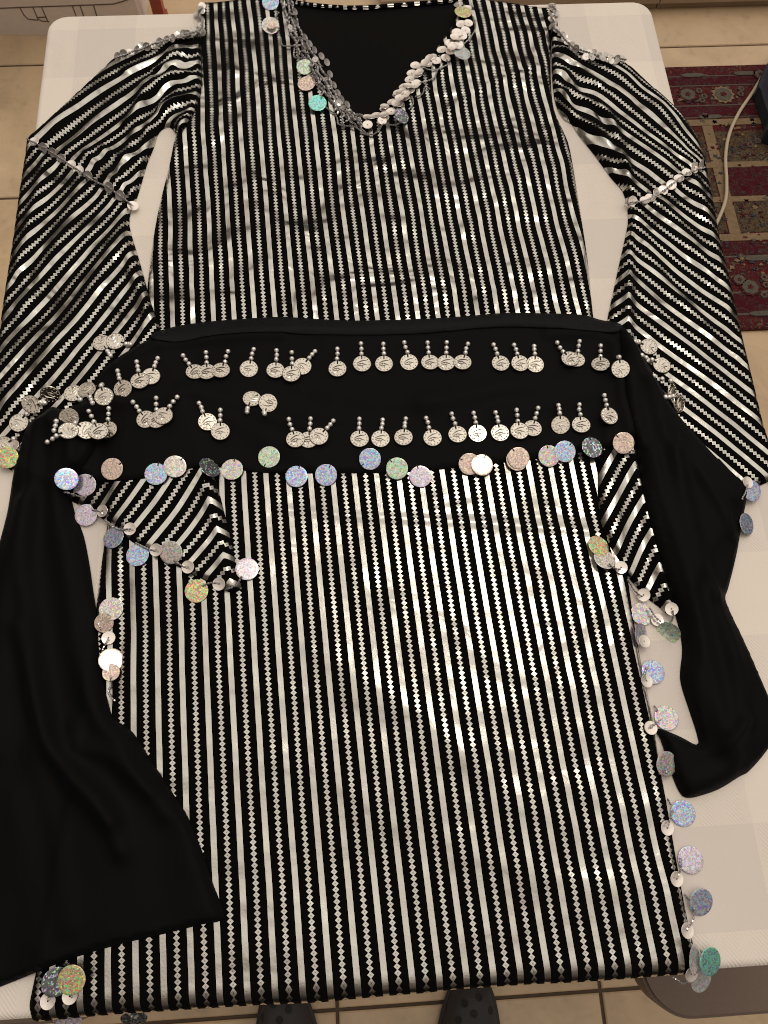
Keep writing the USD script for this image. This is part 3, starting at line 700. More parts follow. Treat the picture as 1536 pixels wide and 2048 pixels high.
# bell parts below the elbow
def mirror_uv(point, a, b, ridge, side, k0=0.0, waves=.0):
    """straight stripes along a->b (bar k0 runs through point), turned over beyond the ridge line"""
    A = np.array(on(*point, z=.014)); d = dirv(a, b); d /= np.linalg.norm(d); nrm = np.array([-d[1], d[0]])
    R0 = None if ridge is None else pl(ridge, .016)
    def uv(P):
        Q = P.copy()
        if R0 is not None:
            for p, q in zip(R0[:-1], R0[1:]):
                pass
            # piecewise ridge given as x of y
            yy, xx = R0[::-1, 1], R0[::-1, 0]
            xr = np.interp(P[:, 1], yy, xx); sl = np.interp(P[:, 1], (yy[1:] + yy[:-1]) / 2, np.diff(xx) / np.diff(yy))
            off = P[:, 0] - xr; m = (off * side > 0) & (P[:, 1] < yy.max() + .01) & (P[:, 1] > yy.min() - .03)
            t = np.column_stack([sl, np.ones(len(P))]); t /= np.linalg.norm(t, axis=1, keepdims=True); nn = np.column_stack([t[:, 1], -t[:, 0]])
            dist = off * t[:, 1]
            Q[m] -= 2 * dist[m, None] * nn[m]
        w = waves * fb(Q, 9, 9, 41, 0, 2)
        return np.column_stack([((Q - A) @ nrm + w) / T + k0, (Q @ d) / T])
    return uv, R0
uvLL, rL = mirror_uv((100, 687), (156, 623), (20, 779), [(400, 925), (432, 1050), (466, 1185)], 1, waves=.011)
LLo = [(54, 281), (44, 340), (35, 400), (24, 480), (10, 570), (0, 640), (-12, 740), (-28, 850), (-36, 905), (60, 958), (150, 1005), (212, 1042), (262, 1082), (312, 1108), (370, 1140), (420, 1165), (460, 1184), (482, 1172), (470, 1120), (452, 1040), (434, 970), (416, 920), (395, 850), (355, 740), (322, 662), (300, 600), (278, 520), (258, 450), (260, 412), (240, 402), (205, 377), (160, 346), (108, 314), (66, 290)]
fl = [(smooth_line(pl(a, .014), 4), b, c) for a, b, c in [([(402, 925), (432, 1050), (464, 1178)], .0022, .006), ([(262, 420), (180, 560), (90, 700), (10, 800)], .003, .010), ([(160, 360), (110, 480), (40, 600)], .003, .010), ([(90, 310), (60, 420), (30, 540)], .004, .008), ([(255, 440), (260, 520), (300, 620)], .004, .007), ([(220, 420), (190, 470), (60, 640)], -.0015, .006),
        ([(200, 560), (150, 640), (60, 760)], .0015, .007), ([(260, 620), (200, 700), (100, 840)], .0015, .007)]]
cl = cloth('bell_cuff', [on(*p) for p in LLo], STRIPE, sl, thick=.005, edge=.008, folds=wrinkles(fl, .0045, 6, 22, .75, 51), uv=uvLL, res=.003, blur=4, closed_smooth=3)
uvRL, rR = mirror_uv((1370, 716), (1266, 628), (1429, 757), [(1263, 440), (1259, 650), (1263, 880), (1302, 1040), (1347, 1222)], -1, waves=.011)
RLo = [(1412, 330), (1426, 390), (1440, 470), (1462, 560), (1482, 655), (1506, 755), (1530, 855), (1556, 945), (1500, 985), (1440, 1080), (1390, 1170), (1348, 1228), (1318, 1212), (1288, 1188), (1254, 1142), (1222, 1092), (1202, 1040), (1197, 980), (1198, 900), (1206, 760), (1214, 650), (1228, 580), (1242, 515), (1257, 445), (1258, 410), (1288, 402), (1320, 386), (1362, 361), (1402, 342)]
fr = [(smooth_line(pl(a, .014), 4), b, c) for a, b, c in [([(1264, 440), (1260, 650), (1264, 880), (1302, 1040), (1346, 1220)], .005, .006), ([(1275, 420), (1340, 560), (1480, 700)], .003, .010), ([(1330, 400), (1400, 500), (1470, 640)], .003, .010), ([(1395, 350), (1430, 460), (1470, 600)], .004, .008), ([(1280, 560), (1380, 690), (1520, 830)], .002, .008), ([(1300, 500), (1390, 590), (1470, 700)], -.0015, .006)]]
cr = cloth('bell_cuff', [on(*p) for p in RLo], STRIPE, sr, thick=.005, edge=.008, folds=wrinkles(fr, .0045, 6, 22, -.75, 61), uv=uvRL, res=.003, blur=4, closed_smooth=3)

# ------------------------------------------------------------------ small round things: coins, sequins, beads
DISC = np.zeros_like(H)
def frame(p, spin, tilt, tdir, soft):
    """axes of a disc lying at p: follows the cloth a little, then tilts about direction tdir (plane angle)"""
    e = .006
    gx_ = (h_at(p + [e, 0, 0], soft) - h_at(p - [e, 0, 0], soft)) / (2 * e); gy_ = (h_at(p + [0, e, 0], soft) - h_at(p - [0, e, 0], soft)) / (2 * e)
    g = np.array([gx_, gy_]); L = np.linalg.norm(g); g = g * min(1, .30 / max(L, 1e-9))
    n = np.array([-g[0], -g[1], 1.0]); n /= np.linalg.norm(n)
    if tilt:
        ax = np.array([math.cos(tdir), math.sin(tdir), 0]); c, s = math.cos(tilt), math.sin(tilt)
        n = n * c + np.cross(ax, n) * s + ax * (ax @ n) * (1 - c)
    y = np.array([math.cos(spin), math.sin(spin), 0]); y -= n * (y @ n); y /= np.linalg.norm(y)
    return np.cross(y, n), y, n
SOFT = None
def rest(px, py, r, lift=.0015, tilt=0.0):
    """centre for a disc of radius r seen at a pixel"""
    global SOFT
    p = lay(px, py, lift)
    rr = np.linspace(0, 2 * math.pi, 10)
    ringp = np.column_stack([p[0] + .85 * r * np.cos(rr), p[1] + .85 * r * np.sin(rr)])
    zmax = np.mean(np.sort(h_at(ringp))[-4:]); zc = max(h_at(p), .5 * zmax + .5 * h_at(p)) + lift + .55 * r * math.sin(abs(tilt))
    zc = max(zc, zmax * .8 + .2 * h_at(p) + lift)
    return at(px, py, zc)
def stamp(p, r, dz):
    i0, j0 = int((p[1] - r - GY0) / GS), int((p[0] - r - GX0) / GS); k = int(2 * r / GS) + 2
    sl_ = (slice(max(0, i0), max(0, i0 + k)), slice(max(0, j0), max(0, j0 + k)))
    m = (GXX[sl_] - p[0]) ** 2 + (GYY[sl_] - p[1]) ** 2 < r * r
    H[sl_][m] = np.maximum(H[sl_][m], p[2] + dz)
def place(mesh, p, ax):
    V = np.asarray(mesh[0]); x, y, n = ax
    return p + V[:, :1] * x + V[:, 1:2] * y + V[:, 2:] * n, mesh[1]
def disc_proto(r, th, n=28, cup=0.0, hole=0.0, bow=0.0):
    """round plate with rounded rim; cup = rise of the rim over the middle"""
    rs = [hole, .45, .8, .97, 1.0]; V = []
    for k, q in enumerate(rs):
        z = cup * q * q * r + bow * 0
        for i in range(n):
            a = 2 * math.pi * i / n; V.append((q * r * math.cos(a), q * r * math.sin(a), z + (th if q < .98 else th * .55)))
    for k, q in enumerate(rs[::-1]):
        z = cup * q * q * r
        for i in range(n):
            a = 2 * math.pi * i / n; V.append((q * r * math.cos(a), q * r * math.sin(a), z - (0 if q < .98 else -th * .2)))
    F = []; m = len(rs) * 2
    for k in range(m - 1):
        for i in range(n):
            j = (i + 1) % n; F += [[k * n + i, (k + 1) * n + i, (k + 1) * n + j], [k * n + i, (k + 1) * n + j, k * n + j]]
    if hole > 0:
        k = m - 1
        for i in range(n):
            j = (i + 1) % n; F += [[k * n + i, i, j], [k * n + i, j, k * n + j]]
    return np.array(V), np.array(F)
def coin_proto(r):
    th = .0010
    V0, F0 = disc_proto(r, th, 30)
    ms = [(V0, F0)]
    n = 30   # raised rim
    a = np.linspace(0, 2 * math.pi, n + 1)
    ms.append(tube([(r * .955 * math.cos(t), r * .955 * math.sin(t), th * .95) for t in a], r * .035, 4, False))
    for k in range(14):
        t = 2 * math.pi * (k + .5) / 14
        if abs(t - math.pi / 2) < .2: continue
        s = trimesh.creation.icosphere(0, r * .095); s.apply_scale((1, 1, .9)); s.apply_translation((r * .79 * math.cos(t), r * .79 * math.sin(t), th)); ms.append(s)
    def stroke(pts, w):
        q = smooth_line([(x * r, y * r) for x, y in pts], 4); taper = w * r * np.sin(np.linspace(.5, math.pi - .35, len(q)))
        ms.append(tube(np.column_stack([q, np.full(len(q), th * .98 + w * r * .35)]), taper, 5))
    stroke([(-.58, .02), (-.35, .18), (-.05, .32), (.25, .38), (.52, .34)], .065)
    stroke([(-.56, -.14), (-.30, -.03), (.0, .02), (.28, -.08), (.56, -.22)], .06)
    stroke([(-.52, -.16), (-.28, -.25), (.0, -.26), (.25, -.12)], .055)
    stroke([(.02, -.25), (.06, -.42), (.12, -.60)], .06)
    stroke([(-.10, -.28), (-.22, -.45), (-.42, -.56), (-.55, -.46), (-.48, -.36)], .055)
    s = trimesh.creation.icosphere(1, r * .11); s.apply_scale((1, 1, .5)); s.apply_translation((-.06 * r, -.11 * r, th)); ms.append(s)
    return cat_mesh(ms)
COIN_R, PAI_R, CUP_R = .0099, .0112, .0063
COIN = coin_proto(COIN_R)
PAIL = disc_proto(PAI_R, .0005, 32)
CUPS = disc_proto(CUP_R, .0004, 18, cup=.10, hole=.12)
bead_m = trimesh.creation.icosphere(1, .0026)
SMALLB = trimesh.creation.icosphere(0, .0012)
def bead_chain(pts, r=.0010, step=.0025, jit=.0003):
    """string of small bugle beads along 3-D points"""
    ls = LineString([tuple(p) for p in pts]); n = max(2, int(ls.length / step)); out = []
    P = np.array([ls.interpolate(k / n, normalized=True).coords[0] for k in range(n + 1)])
    P = P + rng.normal(0, jit, P.shape)
    for a, b in zip(P[:-1], P[1:]):
        t = np.array([.06, .25, .75, .94])[:, None]; q = a + (b - a) * t
        out.append(tube(q, np.array([.55, 1, 1, .55]) * r, 5))
    return cat_mesh(out)
def arc_px(pts, lift=.002, n=5):
    q = smooth_line(pts, n) if len(pts) > 2 else np.array([np.array(pts[0]) * (1 - t) + np.array(pts[1]) * t for t in np.linspace(0, 1, 8)])
    return lay(q[:, 0], q[:, 1], lift)
def string(parent, pts, lift=.002, r=.0010, mtl=None, name='bead_string', step=.0025):
    return obj(name, bead_chain(arc_px(pts, lift), r, step), mtl or CLEARBEAD, parent, smooth=False)
def put_disc(parent, name, proto, r, px, py, mtl, tilt=0.0, tdir=0.0, spin=None, lift=.0012, z=None, dz=.0009, aim=False):
    spin = rng.uniform(0, 6.28) if spin is None else spin
    p = rest(px, py, r, lift, tilt) if z is None else at(px, py, z)
    ax = frame(p, spin, tilt + rng.normal(0, .05), tdir, BL)
    if aim:   # lies so that it throws the lamp back at the viewer
        n = (CAM - p) / np.linalg.norm(CAM - p) + (LAMP - p) / np.linalg.norm(LAMP - p) + [.0, .04, 0]; n /= np.linalg.norm(n)
        y = ax[1] - n * (ax[1] @ n); y /= np.linalg.norm(y); ax = (np.cross(y, n), y, n)
    path = obj(name, place(proto, p, ax), mtl, parent, smooth=35)
    if z is None: stamp(p, r * max(.35, math.cos(tilt)), dz)
    return path, p, ax
def refresh():
    global BL
    BL = gaussian_filter(H, 2.5)
refresh()

# ------------------------------------------------------------------ the hip scarf
scarf = thing('hip_scarf', 'black chiffon hip scarf with rows of silver coins across the striped dress', 'scarf', (0, .45, 0))
band = [(205, 742), (226, 722), (252, 704), (290, 682), (340, 664), (430, 651), (540, 645), (700, 652), (860, 646), (1000, 634), (1100, 636), (1190, 642), (1232, 652), (1248, 668), (1256, 720), (1264, 800), (1276, 872),
        (1230, 892), (1190, 900), (1140, 905), (1080, 915), (1020, 922), (960, 928), (880, 937), (820, 942), (740, 944), (640, 945), (560, 944), (505, 942), (450, 932), (400, 930), (360, 938), (300, 953), (240, 960), (190, 962), (150, 952), (135, 930), (112, 900), (92, 860), (90, 836), (110, 822), (150, 810), (180, 790), (195, 765)]
sf = [(smooth_line(pl(a, .02), 4), b, c) for a, b, c in [([(230, 730), (300, 690), (420, 668), (560, 660)], .004, .007), ([(180, 800), (300, 790), (420, 780), (560, 830), (680, 850)], .004, .010), ([(380, 770), (480, 840), (600, 900)], .003, .012), ([(850, 800), (1000, 770), (1120, 760), (1240, 720)], .004, .012), ([(1000, 820), (1130, 790), (1250, 760)], .003, .010),
      ([(600, 760), (760, 790), (860, 790)], .002, .012), ([(1100, 660), (1200, 655), (1245, 690)], .004, .007), ([(110, 850), (150, 890), (150, 950)], .006, .008), ([(180, 880), (172, 930)], .004, .006), ([(110, 830), (170, 815), (230, 800)], .005, .008), ([(1230, 700), (1245, 780), (1262, 870)], .005, .007)]]
cloth('sash', [on(*p) for p in band], CHIFFON, scarf, thick=.003, edge=.006, folds=wrinkles(sf, .005, 7, 18, -.25, 71), res=.0036, blur=5, closed_smooth=3)
sheer = [(300, 677), (340, 655), (430, 641), (540, 633), (620, 636), (700, 640), (800, 638), (900, 634), (1010, 625), (1100, 626), (1180, 632), (1240, 648), (1238, 662), (1190, 660), (1090, 654), (1000, 652), (860, 664), (700, 668), (540, 662), (430, 668), (350, 682)]
refresh()
cloth('sheer_edge', [on(*p) for p in sheer], SHEER, scarf, thick=.0012, edge=.003, folds=wrinkles([], .001, 12, 30, 0, 75), res=.004, blur=2, closed_smooth=3)
tailR = [(1243, 655), (1262, 672), (1290, 716), (1318, 766), (1342, 808), (1382, 860), (1430, 910), (1470, 948), (1490, 968), (1494, 992), (1484, 1050), (1474, 1110), (1458, 1175), (1452, 1196), (1464, 1228), (1490, 1282), (1520, 1350), (1545, 1410), (1556, 1460), (1536, 1500), (1500, 1542), (1482, 1552), (1440, 1578), (1400, 1592), (1378, 1596), (1364, 1590), (1350, 1562), (1336, 1520), (1322, 1478), (1312, 1458), (1325, 1459), (1360, 1472), (1396, 1490), (1396, 1470), (1380, 1420), (1364, 1370), (1362, 1340), (1366, 1295), (1354, 1235), (1334, 1150), (1312, 1075), (1292, 1000), (1276, 900), (1260, 810), (1247, 730)]
tf = [(smooth_line(pl(a, .02), 4), b, c) for a, b, c in [([(1262, 690), (1330, 860), (1360, 1020), (1400, 1200), (1440, 1400), (1470, 1500)], .008, .010), ([(1300, 760), (1400, 900), (1470, 990)], .006, .008), ([(1300, 900), (1340, 1050), (1390, 1250), (1400, 1440)], .006, .009), ([(1350, 900), (1400, 1100), (1440, 1180)], .007, .008), ([(1440, 1200), (1480, 1330), (1490, 1470)], .007, .010), ([(1400, 1490), (1450, 1490), (1500, 1440)], .006, .006), ([(1340, 1480), (1390, 1570), (1480, 1530)], .003, .010), ([(1370, 900), (1440, 1000), (1470, 1060)], .006, .007)]]
cloth('right_tail', [on(*p) for p in tailR], CHIFFON, scarf, thick=.007, edge=.009, folds=wrinkles(tf, .008, 22, 6, .15, 81), res=.0036, blur=4, closed_smooth=3)
tailL = [(92, 826), (112, 815), (150, 845), (186, 866), (190, 890), (170, 925), (150, 960), (138, 985), (150, 1030), (166, 1070), (178, 1130), (186, 1185), (192, 1240), (198, 1320), (214, 1400), (226, 1436), (262, 1462), (300, 1520), (340, 1580), (372, 1630), (402, 1700), (426, 1772), (448, 1836), (400, 1850), (330, 1868), (260, 1884), (180, 1906), (120, 1926), (70, 1946), (0, 1974), (-70, 1996), (-110, 1900), (-100, 1700), (-80, 1500), (-50, 1300), (-22, 1160), (0, 1075), (14, 1020), (24, 960), (34, 915), (46, 870), (60, 845)]
tl = [(smooth_line(pl(a, .02), 4), b, c) for a, b, c in [([(75, 850), (60, 960), (40, 1120), (60, 1300), (100, 1500), (220, 1640)], .008, .010), ([(110, 850), (110, 1000), (130, 1150), (160, 1350), (250, 1500), (330, 1620)], .007, .012), ([(40, 1000), (0, 1200), (-20, 1500)], .007, .012), ([(30, 1250), (90, 1480), (200, 1600), (240, 1700)], .007, .009), ([(140, 1450), (150, 1490), (220, 1510), (300, 1580)], .005, .008), ([(60, 1500), (110, 1700), (130, 1850)], .005, .012), ([(150, 870), (140, 920), (130, 980)], .005, .006), ([(20, 1600), (60, 1750), (60, 1880)], .004, .014), ([(440, 1838), (330, 1866), (180, 1904), (70, 1944), (0, 1972)], .0014, .004)]]
cloth('left_tail', [on(*p) for p in tailL], CHIFFON, scarf, thick=.006, edge=.008, folds=wrinkles(tl, .009, 24, 5, .1, 91), res=.0036, blur=4, closed_smooth=3)
refresh()

# coins with their three beads: (coin pixel, top bead pixel, tilt, tilt axis in the plane)
COINS = [((204, 686), (222, 712), 0, 0), ((231, 683), (262, 689), 0, 0), ((147, 787), (160, 800), .1, 0), ((174, 780), (186, 806), 0, 0), ((100, 789), (90, 806), 1.05, .2), ((62, 809), (84, 806), .75, 1.4), ((38, 846), (56, 826), .3, .8), ((8, 892), (30, 878), .2, 0),
    ((208, 793), (204, 770), .5, .2), ((246, 778), (235, 742), .52, -.1), ((302, 753), (315, 717), .1, 0), ((280, 762), (273, 724), 0, 0), ((138, 836), (108, 860), .7, -.1), ((137, 862), (96, 884), 0, 0), ((172, 861), (150, 850), .3, .7), ((216, 860), (217, 817), 0, 0), ((197, 863), (178, 822), 0, 0),
    ((292, 839), (266, 804), 0, 0), ((314, 840), (312, 796), 0, 0), ((327, 832), (354, 794), 0, 0), ((390, 744), (365, 711), 0, 0), ((414, 744), (412, 705), 0, 0), ((442, 741), (456, 703), 0, 0), ((498, 738), (507, 698), 0, 0), ((551, 741), (554, 701), 0, 0), ((605, 733), (630, 703), .1, 0), ((583, 748), (584, 705), 0, 0),
    ((675, 738), (675, 698), 0, 0), ((724, 728), (722, 688), 0, 0), ((768, 728), (767, 688), 0, 0), ((504, 798), (494, 823), 0, 0), ((536, 806), (529, 828), .42, .1), ((415, 844), (398, 806), 0, 0), ((441, 863), (441, 820), 0, 0), ((617, 880), (621, 837), 0, 0), ((591, 879), (578, 839), 0, 0), ((638, 873), (666, 843), 0, 0),
    ((719, 878), (718, 838), 0, 0), ((761, 878), (765, 840), 0, 0), ((818, 725), (809, 685), 0, 0), ((860, 725), (854, 685), 0, 0), ((892, 726), (893, 685), 0, 0), ((925, 725), (936, 688), 0, 0), ((1001, 727), (987, 690), 0, 0), ((1070, 729), (1068, 692), .15, 0), ((1040, 727), (1028, 691), 0, 0), ((807, 875), (811, 838), 0, 0), ((865, 876), (852, 836), 0, 0), ((915, 869), (903, 828), 0, 0),
    ((955, 867), (948, 826), 0, 0), ((1000, 866), (992, 826), 0, 0), ((1065, 857), (1076, 817), .1, 0), ((1039, 862), (1033, 821), 0, 0), ((1121, 850), (1117, 810), .35, -.3), ((1152, 720), (1159, 682), 0, 0), ((1140, 718), (1114, 686), 0, 0), ((1201, 729), (1201, 692), 0, 0), ((1241, 738), (1236, 714), .5, .3), ((1162, 850), (1158, 809), 0, 0), ((1218, 832), (1208, 791), .5, 1.3),
    ((1297, 694), (1269, 684), 0, 0), ((1323, 731), (1282, 711), 0, 0), ((1343, 784), (1307, 754), .75, .7), ((1357, 807), (1330, 795), .6, .6)]
for (cx, cy), (bx_, by_), tilt, td in COINS:
    p0 = at(cx, cy, .02); q0 = at(bx_, by_, .02); dirn = (q0 - p0)[:2]; spin = math.atan2(dirn[1], dirn[0])
    cp_, p, ax = put_disc(scarf, 'coin', COIN, COIN_R, cx, cy, SILVER, tilt, td, spin=spin, lift=.0010, dz=.0013)
    hole = p + ax[1] * COIN_R * .74 + ax[2] * .0016
    qb = lay(np.array([bx_]), np.array([by_]), .0026)[0]
    b1 = p + ax[1] * (COIN_R + .0022); b1[2] = max(b1[2], h_at(b1) + .0023)
    dst = qb - b1
    for k in range(3):
        pos = b1 + dst * k / 2 + rng.normal(0, .00025, 3); pos[2] = max(pos[2], h_at(pos, BL) + .0020)
        R = trimesh.transformations.random_rotation_matrix(rng.uniform(0, 1, 3))[:3, :3]
        obj('bead', (np.asarray(bead_m.vertices) @ R.T + pos, np.asarray(bead_m.faces)), BEAD, cp_)
    obj('thread', tube([hole - ax[1] * .0012 + ax[2] * .0002, hole, p + ax[1] * COIN_R * .9 + ax[2] * .0018, p + ax[1] * (COIN_R + .0008) + ax[2] * .0012], .00075, 5), THREAD, cp_)

def paillette(parent, px, py, kind, tilt=0.0, td=0.0, hole_px=None, r=PAI_R, z=None, aim=False):
    spin = None
    pth, p, ax = put_disc(parent, 'large_sequin', PAIL if r == PAI_R else disc_proto(r, .0005, 30), r, px, py, SEQ[kind], tilt, td, lift=.0014, z=z, dz=.0008, aim=aim)
    if hole_px:
        a = p.copy(); q = at(*hole_px, p[2] + .0012); v = q - a; L = np.linalg.norm(v); v = v / L
        h0 = a + v * r * .80; n = ax[2]
        h0 = h0 - n * ((h0 - p) @ n) + n * .0009; h1 = a + v * r * 1.12; h1 = h1 - n * ((h1 - p) @ n) + n * .0002
        obj('thread', tube([h0 - v * .0006, h0 + n * .0003, h1], .00055, 5), THREAD, pth)
    return pth
# discs along the lower edge of the sash
for px, py, k, t, td, hp in [(224, 938, 'p', .15, .5, (243, 927)), (170, 970, 'l', .1, .3, (186, 952)), (133, 958, 'b', .2, 1.5, None), (312, 948, 'b', 0, 0, (318, 925)), (350, 933, 's', .1, 1.2, (366, 915)), (419, 935, 'd', .55, 2.2, None), (464, 939, 's', 0, 0, (470, 915)), (538, 914, 'g', .15, 0, (528, 930)), (593, 953, 'b', 0, 0, (600, 930)),
    (652, 950, 'b', 0, 0, (662, 928)), (740, 918, 'b', .25, .2, (722, 932)), (794, 937, 'g', .1, 0, (782, 922)), (841, 953, 'l', 0, 0, (834, 932)), (939, 928, 'p', 0, 0, (920, 918)), (964, 930, 'p', 0, 0, (972, 906)), (1034, 920, 'p', 0, 0, None), (1037, 916, 'p', 0, 0, (1024, 898)), (1098, 912, 'r', 0, 0, (1092, 890)), (1130, 903, 'b', 0, 0, (1142, 886)), (1184, 895, 'd', .35, 2.3, (1180, 876)), (1247, 886, 'p', .1, 0, (1232, 872))]:
    paillette(scarf, px, py, k, t, td, hp)

# ------------------------------------------------------------------ trims of the dress
def cup(parent, px, py, tilt=None, td=None, r=CUP_R, mtl=None, lift=.0012, z=None, aim=False):
    proto = CUPS if r == CUP_R else disc_proto(r, .0004, 18, cup=.10, hole=.12)
    return put_disc(parent, 'cup_sequin', proto, r, px, py, mtl or CUP, rng.uniform(-.08, .08) if tilt is None else tilt, rng.uniform(0, 6) if td is None else td, lift=lift, z=z, dz=.0007, aim=aim)
# neckline, right: double row of cup sequins
s6 = lambda x, y: (720 + x / 6.4, y / 6.4)
for x, y in [(1260, 60), (1370, 110), (1290, 310), (1385, 300), (1350, 390), (1235, 415), (1310, 460), (1150, 555), (1265, 570), (1155, 660), (1240, 640), (1045, 640), (1095, 745), (925, 735), (975, 780), (840, 800), (705, 840), (780, 855), (660, 940), (740, 960), (635, 1020), (720, 1070), (560, 1110), (640, 1165), (480, 1215), (570, 1255), (410, 1310), (490, 1335), (315, 1395), (400, 1430), (205, 1480), (310, 1510), (97, 1505), (97, 1600)]:
    cup(dress, *s6(x, y))
for k in range(26):   # a looser second layer, more of it near the shoulder
    t = rng.uniform(0, 1) ** .9; q = LineString([(1330, 90), (1310, 380), (1190, 610), (1000, 740), (740, 880), (660, 1080), (500, 1240), (330, 1420), (110, 1560)]).interpolate(t, normalized=True)
    cup(dress, *s6(q.x + rng.normal(0, 34), q.y + rng.normal(0, 30)), tilt=rng.uniform(0, .25), mtl=CUP, r=.0058)
RN = [s6(x, y) for x, y in [(1440, 200), (1480, 330), (1430, 460), (1330, 560)]]
string(dress, RN)
string(dress, [s6(*q) for q in [(1100, 840), (1000, 890), (880, 890), (820, 860)]]); string(dress, [s6(*q) for q in [(1110, 760), (1120, 830), (1000, 880), (960, 980), (860, 1040), (760, 1050)]])
string(dress, [s6(*q) for q in [(700, 1240), (800, 1200), (830, 1120), (900, 1140)]]); string(dress, [s6(*q) for q in [(660, 1230), (680, 1330), (620, 1400)]])
string(dress, [s6(*q) for q in [(0, 1640), (60, 1690), (150, 1730), (230, 1680), (300, 1590), (420, 1600), (540, 1570)]])
# neckline, left: strands of grey glass beads
s5 = lambda x, y: (550 + x / 6.4, y / 6.4)
for off in range(3):
    pts = [(110 + 30 * off, -20), (120 + 32 * off, 120), (150 + 36 * off, 250), (205 + 38 * off, 420), (285 + 42 * off, 590), (380 + 45 * off, 760), (490 + 42 * off, 930), (570 + 42 * off, 1070), (650 + 38 * off, 1210), (730 + 36 * off, 1330), (820 + 30 * off, 1430), (950 + 20 * off, 1500 - 10 * off), (1080 + 8 * off, 1560 - 30 * off)]
    pts = [(x + 22 * off + rng.normal(0, 13), y - 8 * off + rng.normal(0, 9)) for x, y in smooth_line(pts, 3)]
    string(dress, [s5(*q) for q in pts], lift=.0022 + .0006 * (off % 2), r=.0018, step=.0058)
for x, y in [(240, 150), (260, 300), (370, 480), (430, 560), (490, 640), (580, 720), (650, 800), (690, 950), (740, 1090), (790, 1190), (840, 1270), (910, 1340)]:
    cup(dress, *s5(x + 12, y), tilt=.7, td=.9, r=.0045, mtl=CLEARBEAD); cup(dress, *s5(x - 50 + rng.normal(0, 14), y + 40 + rng.normal(0, 14)), tilt=.5, r=.0042, mtl=GREYCUP)
for pts in ([(60, 160), (0, 220), (-40, 300)], [(60, 360), (-10, 350)], [(70, 480), (100, 580), (240, 590)], [(250, 600), (240, 720), (300, 740), (400, 740)], [(450, 950), (530, 920), (600, 980), (620, 1050)], [(510, 1070), (580, 1130), (640, 1200)], [(640, 1370), (740, 1440), (790, 1500), (820, 1600), (930, 1610), (1050, 1640), (1150, 1720), (1250, 1720)], [(860, 1440), (900, 1500), (1000, 1560), (1060, 1640)]):
    string(dress, [s5(*q) for q in pts], lift=.0022, r=.0011)
for px, py, k, t, td in [(541, 4, 'b', .2, 0), (541, 51, 's', .3, .3), (609, 134, 'g', .3, .2), (613, 167, 'p', 0, 0), (635, 206, 't', .2, 1.2), (926, 24, 'y', .25, 1.3), (924, 106, 'c', .1, 1.0), (803, 232, 'd', .35, 1.4)]:
    paillette(dress, px, py, k, t, td, r=.0100 if px in (609, 803) else PAI_R)
cup(dress, 543, 51, r=.0062, mtl=SEQ['p'])
for k in range(34):   # loose loops between the strands
    t = (k + rng.uniform(0, 1)) / 34; i = min(int(t * 12), 11); f_ = t * 12 - i
    base = [(150, -20), (160, 120), (195, 250), (250, 420), (335, 590), (430, 760), (540, 930), (620, 1070), (700, 1210), (780, 1330), (865, 1430), (980, 1490), (1090, 1540)]
    bx0 = np.array(base[i]) * (1 - f_) + np.array(base[i + 1]) * f_
    a = bx0 + rng.normal(0, 26, 2); b = a + np.array([rng.uniform(20, 70) * rng.choice([-1, 1]), rng.uniform(20, 90)])
    string(dress, [s5(*a), s5(*((a + b) / 2 + rng.normal(0, 14, 2))), s5(*b)], lift=.0045, r=.0013, step=.0042)
# shoulders: chains of cups standing half on edge along the open shoulder, a cluster at the seam
def cup_chain(parent, pts, n, tilt, td, beads=True, jit=2.0):
    q = resample(smooth_line(pts, 6), LineString(smooth_line(pts, 6)).length / n)
    for k, (x, y) in enumerate(q):
        cup(parent, x + rng.normal(0, jit * .9), y + rng.normal(0, jit * .9), r=.0050, tilt=tilt * .8 + rng.normal(0, .35), td=td + rng.normal(0, .9), lift=.0012, mtl=GREYCUP if k % 4 else CUP)
    if beads: string(parent, pts, lift=.0035, r=.0014, step=.004)
cup_chain(sl, [(400, 62), (378, 66), (345, 76), (318, 84), (290, 94), (262, 104), (238, 113), (228, 117)], 15, .9, .4)
cup_chain(sl, [(402, 64), (375, 70), (330, 82)], 5, .3, .4, False)
cup_chain(dress, [(404, 14), (398, 28), (404, 44), (400, 58), (397, 70)], 7, .6, 1.0)
cup_chain(dress, [(1104, 12), (1112, 22), (1102, 34), (1110, 46), (1104, 52)], 6, .6, 2.0)
cup_chain(sr, [(1104, 52), (1120, 66), (1134, 84), (1150, 96), (1172, 104), (1190, 110), (1210, 114), (1232, 117), (1254, 120)], 15, .9, -.4)
cup_chain(sr, [(1170, 112), (1200, 118), (1245, 122)], 6, .5, -.2, False)
# elbows
e5 = lambda x, y: (20 + x / 5.486, 250 + y / 5.486)
for x, y, t in [(265, 185, 0), (365, 255, .9), (470, 310, 1.0), (565, 380, .7), (670, 440, .2), (755, 500, .3), (860, 565, .9), (1090, 685, .8), (1210, 775, .7)]:
    cup(sl, *e5(x, y), tilt=t, td=-.6, mtl=GREYCUP if t > .5 else CUP)
cup(sl, *e5(1350, 890), r=.0066)
string(sl, [e5(*q) for q in [(180, 150), (330, 230), (470, 310), (620, 410), (760, 500), (900, 600), (980, 640), (1090, 690), (1210, 780), (1340, 880)]], lift=.0026, r=.0012, step=.004)
e7 = lambda x, y: (1220 + x / 7.31, 310 + y / 7.31)
for x, y, t in [(1325, 145, .9), (1230, 190, .6), (1120, 260, 0), (1005, 345, 0), (895, 440, 0), (770, 520, 0), (670, 570, .9), (585, 630, .2), (510, 665, 0), (330, 680, .7)]:
    cup(sr, *e7(x, y), tilt=t, td=.8, r=.0062 if t == 0 else CUP_R, aim=x in (770, 895))
